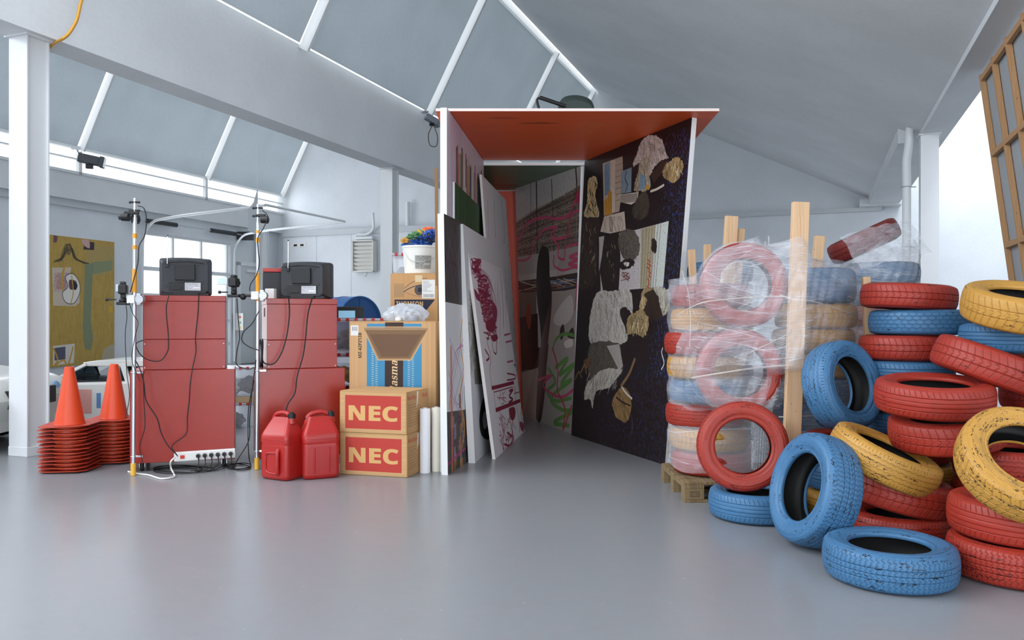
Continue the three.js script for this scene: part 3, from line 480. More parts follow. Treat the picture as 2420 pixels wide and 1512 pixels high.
// ---------- storage bins behind the boxes ----------
const CLEAR = mat(0xf2f4f8, 0.12, { phys: true, transmission: 0.8, thickness: 0, side: THREE.DoubleSide }), LIDM = mat(0xd9d6de, 0.35, { phys: true, transmission: 0.35, thickness: 0 }), CLIP = mat(0xb81f1c, 0.4);
function bin(label, pos, w, h, d, fill) {
  const t = thing('storage_bin', label, 'storage bin', pos, 0.05, 'clear storage bins with red clips');
  const ring = (s, y) => [V3(w / 2 * s, y, d / 2 * s), V3(w / 2 * s, y, -d / 2 * s), V3(-w / 2 * s, y, -d / 2 * s), V3(-w / 2 * s, y, d / 2 * s)];
  const g = loft([ring(0.9, 0.004), ring(0.98, h - 0.03)], true, false).toNonIndexed(); g.computeVertexNormals(); part(t, 'tub', g, CLEAR);
  part(t, 'rim', merge(bx(-w / 2, w / 2, h - 0.035, h - 0.02, d / 2 - 0.012, d / 2), bx(-w / 2, w / 2, h - 0.035, h - 0.02, -d / 2, -d / 2 + 0.012), bx(-w / 2, -w / 2 + 0.012, h - 0.035, h - 0.02, -d / 2, d / 2), bx(w / 2 - 0.012, w / 2, h - 0.035, h - 0.02, -d / 2, d / 2)), LIDM);
  part(t, 'lid', bx(-w / 2 - 0.006, w / 2 + 0.006, h - 0.02, h, -d / 2 - 0.006, d / 2 + 0.006, 0.006), LIDM);
  for (let i = 0; i < 6; i++) part(t, 'clip', bx(-w / 2 + 0.03 + i * (w - 0.09) / 5, -w / 2 + 0.03 + i * (w - 0.09) / 5 + 0.03, h - 0.028, h + 0.004, d / 2 + 0.001, d / 2 + 0.012, 0.003), CLIP);
  fill.forEach(([c, fx, fy, r], i) => { const s = new THREE.IcosahedronGeometry(r, 3), p = s.attributes.position; for (let k = 0; k < p.count; k++) { const x = p.getX(k), y = p.getY(k), z = p.getZ(k), f = 1 + 0.22 * Math.sin(x * 47 + i) * Math.sin(y * 53 + i * 2) + 0.12 * Math.sin(z * 91); p.setXYZ(k, x * f, y * f * 0.8, z * f * 0.8); } s.computeVertexNormals(); s.translate(fx * w, r * 0.8 + fy * h, 0.04); part(t, 'contents', s, mat(c, 0.7)); });
  return t;
}
const binSpots = [
  ['clear storage bin at the foot of the stack behind the display box', -1.48, 0, 0.5, 0.33, [[0x8d8f92, -0.1, 0.02, 0.13]]],
  ['clear storage bin of tools second in the stack behind the display box', -1.48, 0.335, 0.5, 0.33, [[0x5a4632, -0.3, 0.04, 0.1], [0x22262e, 0, 0.02, 0.1]]],
  ['clear storage bin with yellow and blue contents behind the display box', -1.48, 0.67, 0.5, 0.31, [[0xc9a028, -0.3, 0.08, 0.09], [0x2a3f7c, -0.12, 0.05, 0.1], [0x7d2330, 0.05, 0.04, 0.11]]],
  ['clear storage bin with grey bags topping the stack behind the display box', -1.48, 1.0, 0.5, 0.32, [[0x6b6f78, -0.25, 0.04, 0.13], [0x3a4a66, -0.42, 0.03, 0.06], [0x9a8f86, 0.05, 0.03, 0.13]]]];
for (const [l, x, y, w, h, f] of binSpots) bin(l, V3(x, y, -7.98), w, h - 0.004, 0.36, f);
for (let i = 0; i < 6; i++) bin(`clear storage bin ${ordinal[i]}${i ? ' from the floor' : ''} in the tower behind the white bucket`, V3(-1.05, i * 0.334, -8.62), 0.44, 0.33, 0.34, [[0x4c5361, -0.2, 0.03, 0.11], [0x7b6a58, 0.1, 0.03, 0.12]]);
for (let i = 0; i < 3; i++) bin(`clear storage bin ${ordinal[i]}${i ? ' from the floor' : ''} under the box printed with an eye`, V3(-0.93, i * 0.42, -7.95), 0.44, 0.416, 0.42, [[0x55585e, 0, 0.03, 0.15]]);
bin('clear storage bin on the floor seen between the cabinets', V3(-3.33, 0, -9.9), 0.52, 0.3, 0.4, [[0x7d7f80, -0.1, 0.03, 0.1]]);
single('shelf_board', 'wooden board between the storage bins seen between the cabinets', 'board', bx(-3.62, -3.04, 0.302, 0.37, -10.12, -9.7, 0.004), mat(0xb59a75, 0.7));
bin('clear storage bin of white bags seen between the cabinets', V3(-3.33, 0.372, -9.9), 0.52, 0.36, 0.4, [[0xb7b5ac, -0.2, 0.04, 0.13], [0x3d3c40, 0.18, 0.12, 0.12]]);

// box printed with an eye, and what stands on it
const eyeMap = canvasTex(768, 720, (x, w, h) => {
  x.fillStyle = '#bd9160'; x.fillRect(0, 0, w, h); for (let i = 0; i < 300; i++) { x.fillStyle = 'rgba(120,85,50,.06)'; x.fillRect(rr(0, w), 0, 2, h); }
  x.save(); x.scale(1, 0.83); x.strokeStyle = '#5d5348'; x.lineWidth = 5; x.strokeRect(60, 170, 150, 225); x.fillStyle = '#7a6a57'; for (let i = 0; i < 9; i++) x.fillRect(70, 190 + i * 22, 130, 9); x.clearRect(0, 0, 0, 0);
  x.strokeStyle = '#41434f'; x.lineWidth = 16; x.beginPath(); x.moveTo(215, 310); x.quadraticCurveTo(360, 190, 560, 185); x.stroke(); x.lineWidth = 9; x.beginPath(); x.moveTo(225, 250); x.quadraticCurveTo(360, 90, 600, 70); x.stroke();
  x.lineWidth = 5; x.beginPath(); x.moveTo(215, 310); x.quadraticCurveTo(400, 400, 560, 390); x.stroke(); x.fillStyle = 'rgba(50,52,66,.75)'; x.beginPath(); x.ellipse(470, 280, 80, 92, 0, 0, 7); x.fill(); x.fillStyle = '#22222c'; x.beginPath(); x.ellipse(478, 275, 36, 42, 0, 0, 7); x.fill();
  x.fillStyle = '#dcdad5'; x.fillRect(515, 95, 215, 330); x.fillStyle = '#74747a'; for (let i = 0; i < 9; i++) x.fillRect(530, 120 + i * 22, rr(40, 170), 6); for (let i = 0; i < 26; i++) x.fillRect(535 + i * 7, 350, rr(2, 5), 60); x.fillStyle = '#cdb892'; x.fillRect(400, 15, 120, 120);
  x.restore(); x.fillStyle = '#1f2438'; x.beginPath(); x.moveTo(60, 372); x.lineTo(730, 372); x.lineTo(560, 560); x.lineTo(60, 560); x.closePath(); x.fill(); x.fillStyle = '#d2a873'; x.font = 'bold 92px sans-serif'; x.fillText('THOMSON', 80, 465);
});
carton('printed_box', 'cardboard box printed with a large eye under the white bucket', V3(-0.945, 1.262, -7.76), -0.02, 0.46, 0.49, 0.42, mat(0xffffff, 0.8, { map: eyeMap }), null);
{
  const t = thing('bucket', 'white plastic bucket heaped with coloured bags', 'bucket', V3(-0.91, 1.754, -7.98)), m = mat(0xdcdbd3, 0.4);
  part(t, 'pail', lathe([[0, 0], [0.15, 0], [0.153, 0.006], [0.172, 0.255], [0.18, 0.258], [0.18, 0.275], [0.168, 0.275], [0.148, 0.01], [0, 0.01]], 40), m);
  part(t, 'wire_handle', tube([V3(-0.165, 0.24, 0.06), V3(-0.08, 0.13, 0.16), V3(0.04, 0.11, 0.175), V3(0.15, 0.16, 0.11)], 0.0035), SILVERY);
  part(t, 'paper_label', new THREE.CylinderGeometry(0.1705, 0.16, 0.13, 24, 1, true, -0.2, 1.0).translate(0, 0.11, 0), mat(0xc9c6bb, 0.6, { map: stickerMap }), 'grey printed label');
}
{ // crumpled bags: folded sheets
  const cols = [[0x2c56a0, 0.0, 0.0], [0x4c7a46, 0.0, 0.05], [0xd9a520, 0.06, 0.055], [0xd8622a, 0.11, 0.075], [0x2a4d96, 0.09, 0.03], [0xb98a3a, -0.09, -0.02], [0x33415f, 0.04, -0.01]];
  const lab = ['crumpled blue bag lying in the bucket', 'crumpled green bag on the bucket heap', 'crumpled yellow bag on the bucket heap', 'crumpled orange bag topping the bucket heap', 'second blue bag under the orange one', 'ochre bag hanging over the bucket rim', 'dark navy bag deep in the bucket heap'];
  cols.forEach(([c, ox, oy], i) => {
    const g = new THREE.IcosahedronGeometry([0.1, 0.085, 0.06, 0.06, 0.09, 0.05, 0.09][i], 5), p = g.attributes.position;
    for (let k = 0; k < p.count; k++) { const v = V3().fromBufferAttribute(p, k), f = 1 + 0.3 * Math.abs(Math.sin(v.x * 70 + i * 3 + v.y * 40)) - 0.25 * Math.abs(Math.sin(v.z * 85 + v.y * 60 + i)) + 0.15 * Math.sin(v.x * 160 - v.z * 120); p.setXYZ(k, v.x * f * 1.25, v.y * f * 0.55, v.z * f); }
    g.computeVertexNormals(); g.rotateZ(0.3 * Math.sin(i * 2)); g.translate(-0.93 + ox * 1.1, 2.055 + oy * 1.3 + 0.01 * i, -7.95 + 0.02 * (i % 3)); single('crumpled_bag', lab[i], 'bag', g, mat(c, 0.5));
  });
}
{ // plastic bag, tape roll and white lid on the display box
  const g = new THREE.IcosahedronGeometry(0.12, 6), p = g.attributes.position;
  for (let k = 0; k < p.count; k++) { const v = V3().fromBufferAttribute(p, k), f = 1 + 0.2 * Math.sin(v.x * 40 + v.y * 25) * Math.sin(v.z * 38) + 0.12 * Math.abs(Math.sin(v.x * 95 + v.z * 70)); p.setXYZ(k, v.x * f * 1.45, Math.max(-0.052, v.y * f * 0.8), v.z * f * 0.7); }
  g.computeVertexNormals(); g.translate(-0.98, 1.343, -7.43); single('plastic_bag', 'crumpled clear plastic bag on the tall display box', 'plastic bag', g, mat(0xd9dde2, 0.25, { phys: true, transmission: 0.45, thickness: 0 }));
  const tr = thing('tape_roll', 'grey tape roll in front of the plastic bag', 'tape roll', V3(-0.9, 1.292, -7.31)); part(tr, 'tape', lathe([[0.03, 0], [0.045, 0], [0.045, 0.048], [0.03, 0.048], [0.03, 0]], 28), mat(0x9b9da3, 0.35)); part(tr, 'core', lathe([[0.026, 0], [0.03, 0], [0.03, 0.048], [0.026, 0.048], [0.026, 0]], 24), CARD);
  single('white_lid', 'small white round lid beside the tape roll', 'lid', lathe([[0, 0], [0.026, 0], [0.028, 0.004], [0.028, 0.03], [0.024, 0.035], [0, 0.035]], 24).translate(-1.035, 1.292, -7.32), PAPER);
}
{ // blue drum on a rack, black tray with pale screen
  const r = thing('steel_rack', 'low steel rack carrying the blue drum', 'rack', V3(-1.9, 0, -9.05)); part(r, 'rack_top', bx(-0.55, 0.55, 0.95, 0.98, -0.35, 0.35), SILVERY); for (const [x, z] of [[-0.52, -0.32], [0.52, -0.32], [-0.52, 0.32], [0.52, 0.32]]) part(r, 'rack_leg', bx(x - 0.02, x + 0.02, 0, 0.95, z - 0.02, z + 0.02), SILVERY);
  const t = thing('drum', 'blue plastic drum lying on its side behind the bins', 'drum', V3(-1.95, 1.272, -9.0), -0.75), m = mat(0x21538c, 0.35), R = 0.285;
  part(t, 'barrel', lathe([[0, -0.42], [R - 0.03, -0.42], [R, -0.4], [R, -0.16], [R + 0.006, -0.15], [R + 0.006, -0.12], [R, -0.11], [R, 0.11], [R + 0.006, 0.12], [R + 0.006, 0.15], [R, 0.16], [R, 0.4], [R + 0.004, 0.42], [R - 0.012, 0.42], [R - 0.02, 0.40], [0, 0.40]], 48).rotateZ(-Math.PI / 2), m);
  part(t, 'bung', new THREE.CylinderGeometry(0.03, 0.03, 0.02, 16).rotateZ(Math.PI / 2).translate(0.405, 0.15, 0.05), mat(0x173d6b, 0.4)); part(t, 'weld_line', bx(0.399, 0.404, -0.27, 0.27, -0.004, 0.004), mat(0x173d6b, 0.5));
  const s = thing('tablet_screen', 'black framed pale blue screen on the storage bins', 'screen', V3(-1.6, 1.318, -7.97), 0.0); part(s, 'frame', bx(-0.14, 0.13, 0, 0.115, -0.03, 0, 0.006), BLACK); part(s, 'panel', bx(-0.12, 0.045, 0.003, 0.075, -0.001, 0.002), mat(0x9fd3ea, 0.2));
}

// ---------- parked race cars beyond the column ----------
const CARW = mat(0xdcdcd6, 0.3, { phys: true, clearcoat: 0.5, clearcoatRoughness: 0.15 }), CARG = mat(0x1a1c1f, 0.15), CARO = mat(0xd28a2c, 0.45);
function raceCar(label, pos, turn, sc, decals) {
  const t = thing('race_car', label, 'car', pos, turn), L = 3.9, W = 1.56;
  const s = new THREE.Shape(); s.moveTo(0.05, 0.3); s.lineTo(0.0, 0.5); s.quadraticCurveTo(0.05, 0.66, 0.35, 0.7); s.lineTo(1.25, 0.82); s.lineTo(3.0, 0.86); s.lineTo(3.85, 0.84); s.quadraticCurveTo(3.92, 0.7, 3.88, 0.45); s.lineTo(3.8, 0.28); s.lineTo(3.5, 0.24); s.absarc(3.14, 0.3, 0.36, 0, Math.PI, false); s.lineTo(1.12, 0.2); s.absarc(0.78, 0.3, 0.36, 0, Math.PI, false); s.lineTo(0.05, 0.24); s.closePath();
  part(t, 'body_shell', extr(s, W - 0.12, { bevelEnabled: true, bevelSize: 0.04, bevelThickness: 0.06, bevelSegments: 3, curveSegments: 16 }).translate(-L / 2, 0, -W / 2 + 0.06), CARW);
  const roofY = 1.22, z = W / 2 - 0.16, X = (x) => x - L / 2;
  part(t, 'roof', extr([[X(1.78), roofY - 0.03], [X(2.0), roofY], [X(2.75), roofY], [X(3.0), roofY - 0.05], [X(2.98), roofY - 0.08], [X(1.8), roofY - 0.07]], 2 * z - 0.04, { bevelEnabled: true, bevelSize: 0.015, bevelThickness: 0.02, bevelSegments: 2 }).translate(0, 0, -z + 0.02), CARW);
  for (const k of [-1, 1]) {
    part(t, 'windscreen_pillar', bar(V3(X(1.12), 0.8, k * (z + 0.06)), V3(X(1.82), roofY - 0.05, k * z), 0.05, 0.05), CARW);
    part(t, 'door_pillar', bar(V3(X(2.55), 0.84, k * (z + 0.06)), V3(X(2.42), roofY - 0.05, k * z), 0.09, 0.05), CARW);
    part(t, 'rear_quarter', extr([[X(2.9), 0.84], [X(3.75), 0.84], [X(3.05), roofY - 0.06], [X(2.88), roofY - 0.05]], 0.05).translate(0, 0, k > 0 ? z : -z - 0.05), CARW);
    part(t, 'door_seam', bar(V3(X(1.5), 0.3, k * (W / 2 + 0.002)), V3(X(1.42), 0.82, k * (W / 2 + 0.002)), 0.012, 0.006), BLACK);
  }
  part(t, 'windscreen', extr([[X(1.16), 0.82], [X(1.2), 0.82], [X(1.86), roofY - 0.06], [X(1.82), roofY - 0.06]], 2 * z - 0.08).translate(0, 0, -z + 0.04), mat(0x9db0b8, 0.05, { phys: true, transmission: 0.8, thickness: 0 }));
  part(t, 'interior', merge(bx(X(1.4), X(3.3), 0.84, 0.9, -z, z), bx(X(2.35), X(2.55), 0.86, 1.12, -0.5, 0.5, 0.03), bx(X(1.25), X(1.5), 0.84, 0.94, -z, z, 0.02)), BLACK);
  part(t, 'steering_wheel', new THREE.TorusGeometry(0.16, 0.018, 8, 28).rotateY(1.2).translate(X(1.75), 0.98, 0.32), BLACK);
  part(t, 'roll_bar', tube([V3(X(2.4), 0.86, z - 0.06), V3(X(2.35), 1.12, z - 0.1), V3(X(2.35), 1.14, 0), V3(X(2.35), 1.12, -z + 0.1), V3(X(2.4), 0.86, -z + 0.06)], 0.02), BLACK);
  for (const k of [-1, 1]) for (const x of [0.78, 3.14]) { const w = part(t, 'tyre', new THREE.TorusGeometry(0.2, 0.09, 12, 28).translate(X(x), 0.29, k * (W / 2 - 0.08)), RUBBER); part(w, 'rim', new THREE.CylinderGeometry(0.16, 0.16, 0.1, 24).rotateX(Math.PI / 2).translate(X(x), 0.29, k * (W / 2 - 0.07)), SILVERY); }
  part(t, 'bonnet_band', extr([[X(0.5), 0.722], [X(1.24), 0.822], [X(1.24), 0.83], [X(0.5), 0.73]], 0.7).translate(0, 0, 0.02), BLACK, 'black bonnet stripe');
  decals.forEach(([n, m, x0, x1, y0, y1, l]) => part(t, n, bx(X(x0), X(x1), y0, y1, W / 2 + 0.001, W / 2 + 0.004), m, l));
  part(t, 'headlight', new THREE.SphereGeometry(0.08, 14, 10).scale(0.5, 1, 1).translate(X(0.02), 0.56, 0.5), mat(0x8fb4d8, 0.1)); part(t, 'grille', bx(X(-0.05), X(0.01), 0.42, 0.6, -0.4, 0.4, 0.01), BLACK);
  t.scale.setScalar(sc); return t;
}
const PINK = mat(0xd49a92, 0.5);
raceCar('white race car with a pink door patch parked behind the cones', at(262, 1030, 9.6).setY(0), 0.05, 0.68, [['orange_patch', CARO, 0.35, 1.05, 0.62, 0.72, 'orange side stripe'], ['door_patch', PINK, 1.56, 1.98, 0.36, 0.76, 'faded pink rounded door patch'], ['red_lettering', mat(0xb13a30, 0.5), 0.45, 0.95, 0.54, 0.6, 'row of small red lettering'], ['blue_patch', mat(0x5c86b5, 0.5), 2.06, 2.13, 0.45, 0.7, 'small blue sticker']]);
raceCar('white race car whose nose shows left of the column', V3(-6.93, 0, -8.3), Math.PI, 1.0, [['orange_patch', CARO, 0.1, 0.5, 0.6, 0.66, 'orange bumper stripe'], ['black_sticker', BLACK, 0.1, 0.3, 0.4, 0.52, 'black and white sticker']]);

// ---------- painting on the far wall ----------
const paintC = [[62, 868], [266, 860], [267, 572], [60, 546]];
const ochreMap = print(paintC, 1024, 1300, ({ x, W, H, poly, line, curve, blob }) => {
  x.fillStyle = '#b49448'; x.fillRect(0, 0, W, H);
  for (let i = 0; i < 1500; i++) { x.fillStyle = ['rgba(190,160,85,.16)', 'rgba(150,120,52,.16)', 'rgba(200,172,105,.14)'][i % 3]; x.fillRect(rr(0, W), rr(0, H), rr(6, 30), rr(20, 130)); }
  blob([[195, 590], [262, 585], [264, 640], [215, 650], [195, 620]], 'rgba(170,150,95,.75)'); poly([[190, 568], [215, 572], [214, 590], [186, 588]], '#3b3038'); poly([[108, 552], [120, 556], [116, 570], [108, 570]], '#6d4a58'); blob([[182, 565], [200, 567], [202, 585], [190, 580]], '#c9a39a');
  for (let i = 0; i < 26; i++) curve([[108 + i, 615 + rr(-3, 3)], [130 + rr(-4, 4), 608], [142 + rr(-3, 3), 598 - i], [150 + rr(-3, 3), 572 + rr(0, 30)], [155 + rr(-3, 3), 585], [165 + rr(-4, 4), 608], [195 + rr(-8, 8), 622]], 'rgba(55,52,40,.5)', rr(2, 6));
  poly([[206, 618], [262, 616], [260, 640], [210, 648]], 'rgba(120,140,115,.7)'); poly([[190, 622], [212, 624], [205, 760], [212, 800], [205, 830], [190, 826], [184, 770], [188, 700]], 'rgba(112,132,112,.78)');
  poly([[105, 630], [155, 630], [150, 650], [178, 670], [176, 715], [165, 722], [108, 720]], '#c9bba8'); for (let i = 0; i < 180; i++) line([[rr(108, 150), rr(640, 690)], [rr(108, 150), rr(640, 690)]], 'rgba(140,70,90,.35)', 2);
  blob([[140, 652], [158, 645], [175, 665], [177, 690], [160, 716], [140, 712], [132, 690], [146, 676]], '#e3ddd4'); curve([[140, 652], [158, 645], [175, 665], [177, 690], [160, 716], [140, 712], [132, 690], [146, 676]], '#3a2c33', 7, true); blob([[150, 660], [168, 664], [166, 680], [152, 682]], '#59424c'); blob([[160, 664], [171, 672], [166, 684], [158, 678]], '#2a2228');
  curve([[136, 632], [130, 660], [132, 680]], '#c79a3a', 26); curve([[156, 650], [160, 690], [154, 715]], '#c79a3a', 12); poly([[108, 815], [164, 812], [162, 858], [108, 862]], '#d8d1c5'); poly([[112, 820], [140, 818], [140, 848], [112, 850]], '#575566');
  curve([[110, 822], [120, 850], [112, 862], [135, 850], [145, 862], [160, 820]], '#c79a3a', 18); poly([[252, 725], [262, 728], [262, 742], [252, 740]], '#d0a030'); blob([[240, 830], [264, 820], [264, 862], [236, 866]], '#b0a58c');
});
{ const o = board('painting', 'large ochre painting with scribbled figures on the far wall', 'painting', B(12.62, -15.74, 0.24), B(14.72, -15.74, 0.3), B(14.72, -15.74, 3.17), B(12.62, -15.74, 3.18), 0.04, mat(0xffffff, 0.7, { map: ochreMap }), PAPER, { face: 'painted_canvas', body: 'stretcher' }); }

// ---------- garage door gear, wall fittings, lamps ----------
{
  const t = thing('door_gear', 'garage door tracks and torsion springs under the ceiling', 'door gear', B(17.2, -15.5, 3.5)), o = t.position, R = (u, v, y) => B(u, v, y).sub(o);
  for (const u of [15.55, 18.95]) part(t, 'track', tube([R(u, -15.7, 0.1), R(u, -15.7, 2.9), R(u, -15.66, 3.4), R(u, -15.4, 3.72), R(u, -15, 3.8), R(u, -12, 3.98)], 0.032, 60, 8), STEELWHITE);
  part(t, 'cross_bar', rod(R(15.55, -12, 3.99), R(18.95, -12, 3.99), 0.03), STEELWHITE); part(t, 'shaft', rod(R(15.3, -15.62, 3.78), R(19.2, -15.62, 3.78), 0.018), SILVERY);
  for (const [a, b] of [[15.6, 16.6], [17.9, 18.9]]) part(t, 'torsion_spring', rod(R(a, -15.62, 3.78), R(b, -15.62, 3.78), 0.06, 14), DARKGREY, 'dark coiled spring');
  part(t, 'motor', merge(bx(-0.22, 0.22, -0.12, 0.12, -0.12, 0.12, 0.03).translate(...R(19.3, -15.6, 3.76).toArray())), DARKGREY); part(t, 'cable_drum', new THREE.CylinderGeometry(0.12, 0.12, 0.12, 18).rotateZ(1.57).rotateY(0.9).translate(...R(15.25, -15.62, 3.78).toArray()), DARKGREY);
}
{
  const d = new THREE.Group(); d.name = 'door_2'; d.rotation.y = YAW; d.userData = { kind: 'structure', label: 'pale grey side door beside the garage door', category: 'door' }; scene.add(d);
  part(d, 'door_leaf', bx(-15.8, -15.74, 0.02, 2.9, -19.25, -20.25, 0.004), mat(0xc6cacb, 0.5)); part(d, 'door_frame', merge(bx(-15.8, -15.72, 0, 3.0, -19.15, -19.25), bx(-15.8, -15.72, 0, 3.0, -20.25, -20.35), bx(-15.8, -15.72, 2.9, 3.02, -19.15, -20.35)), STEELWHITE); part(d, 'door_closer', bx(-15.74, -15.68, 2.72, 2.8, -19.5, -19.9), STEELWHITE);
  const c = thing('control_box', 'grey door control box with coloured buttons', 'control box', B(19.05, -15.6, 1.0)); part(c, 'enclosure', bx(-0.12, 0.12, 0, 0.5, -0.1, 0.06, 0.01), mat(0xbfc2bd, 0.5)); part(c, 'red_button', bx(0, 0.05, 0.36, 0.41, 0.06, 0.075), mat(0xc8301e, 0.4)); part(c, 'yellow_button', bx(0, 0.05, 0.05, 0.1, 0.06, 0.075), YELLOW); part(c, 'green_button', bx(0, 0.05, 0.2, 0.25, 0.06, 0.075), mat(0x6a9a86, 0.4));
}
{ // louvred heater with its pipes
  const t = thing('louvred_heater', 'white louvred heater unit on the back wall', 'heater', B(20.78, -12.5, 2.72), YAW), w = 0.36;
  part(t, 'casing', merge(bx(-w, w, 0, 0.95, -0.14, -0.02), bx(-w, -w + 0.03, 0, 0.95, -0.02, 0.1), bx(w - 0.03, w, 0, 0.95, -0.02, 0.1), bx(-w, w, 0, 0.04, -0.02, 0.1), bx(-w, w, 0.91, 0.95, -0.02, 0.1)), mat(0xd8d8d2, 0.5));
  part(t, 'back_plate', bx(-w + 0.03, w - 0.03, 0.04, 0.91, -0.02, -0.01), mat(0xd8d8d2, 0.5));
  for (let i = 0; i < 7; i++) part(t, 'louvre', bx(-w + 0.035, w - 0.035, -0.04, 0.04, -0.004, 0.004).rotateX(0.6).translate(0, 0.12 + i * 0.118, 0.05), mat(0xdedbd2, 0.5));
  part(t, 'pipe', merge(tube([V3(-0.25, 0.96, 0), V3(-0.25, 1.1, 0), V3(0.1, 1.12, 0), V3(0.3, 1.25, 0), V3(0.3, 1.75, 0)], 0.04), bx(-0.3, 0.3, 0.97, 1.05, -0.1, 0.05, 0.01)), STEELWHITE); part(t, 'drain_hook', tube([V3(0.1, 0, 0.04), V3(0.1, -0.1, 0.04), V3(0.04, -0.12, 0.04)], 0.015), SILVERY);
  const p = thing('socket_plate', 'small white double socket plate on the back wall', 'socket', B(20.93, -14.9, 3.55), YAW); part(p, 'plate', bx(-0.24, 0.24, 0, 0.12, -0.02, 0, 0.005), PAPER); for (const x of [-0.13, 0.11]) part(p, 'socket_hole', bx(x - 0.06, x + 0.06, 0.03, 0.09, 0, 0.004), BLACK);
  single('standing_tube', 'white tube standing on the wall ledge beside the column', 'tube', cyl(0.06, 0.06, 0.7, 0, 0, 0, 18).translate(...B(20.98, -11.15, 4.055).toArray()), STEELWHITE);
}
function floodlight(label, p, turn, tilt, s, m, loop) {
  const t = thing('floodlight', label, 'floodlight', p, turn);
  part(t, 'housing', merge(bx(-0.26, 0.2, -0.1, 0.1, -0.11, 0.11, 0.02), bx(0.2, 0.3, -0.12, 0.12, -0.13, 0.13, 0.01)).scale(s, s, s).rotateZ(tilt), m); part(t, 'bracket', merge(rod(V3(-0.3 * s, 0.25 * s, 0), V3(-0.2 * s, 0, 0), 0.025 * s), bx(-0.38 * s, -0.2 * s, 0.2 * s, 0.26 * s, -0.1 * s, 0.1 * s)), SILVERY); part(t, 'cable_gland', bx(-0.1 * s, 0.06 * s, -0.2 * s, -0.1 * s, -0.05 * s, 0.05 * s, 0.01), BLACK);
  if (loop) part(t, 'cable_loop', tube([V3(-0.02, -0.1, 0.03), V3(-0.1, -0.3, 0.03), V3(-0.06, -0.48, 0.03), V3(0.06, -0.48, 0.03), V3(0.09, -0.3, 0.03), V3(0.02, -0.12, 0.03)], 0.009, 40), mat(0x5a5346, 0.6));
}
floodlight('dark floodlight hanging below the bright window band', at(214, 378, 17.7), 0.3, -0.18, 0.95, mat(0x3a3e42, 0.5), false);
floodlight('grey floodlight with a cable loop on the girder beside the shed roof', at(1022, 284, 14.9), 0.6, -0.4, 0.55, mat(0x7d838a, 0.5), true);
single('yellow_cable', 'yellow cable hanging down over the white girder', 'cable', tube([[205, -40], [190, 10], [182, 45], [172, 65], [160, 82], [150, 90]].map(([x, y]) => { const r = at(x, y, 1), v = (r.x * CS + r.z * SN), k = -6.73 / v; return V3(r.x * k, EYE + (r.y - EYE) * k, r.z * k); }).concat([[128, 103], [114, 116]].map(([x, y]) => onY(x, y, 4.005))), 0.016, 50), mat(0xcf9733, 0.5));
{ // grey sheet hanging by the door track
  const o = thing('hanging_sheet', 'thin grey pointed sheet hanging beside the door track', 'sheet', at(600, 540, 16)), S = 16 / F; part(o, 'sheet_panel', extr([[9 * S, 93 * S], [0, 62 * S], [-12 * S, 45 * S], [-14 * S, -6 * S], [10 * S, -14 * S]], 0.02), mat(0xa5abb0, 0.6)); part(o, 'hanging_wire', rod(V3(9 * S, 92 * S, 0.01), V3(9 * S, 92 * S + 1.9, 0.01), 0.0022), STEELWHITE);
}
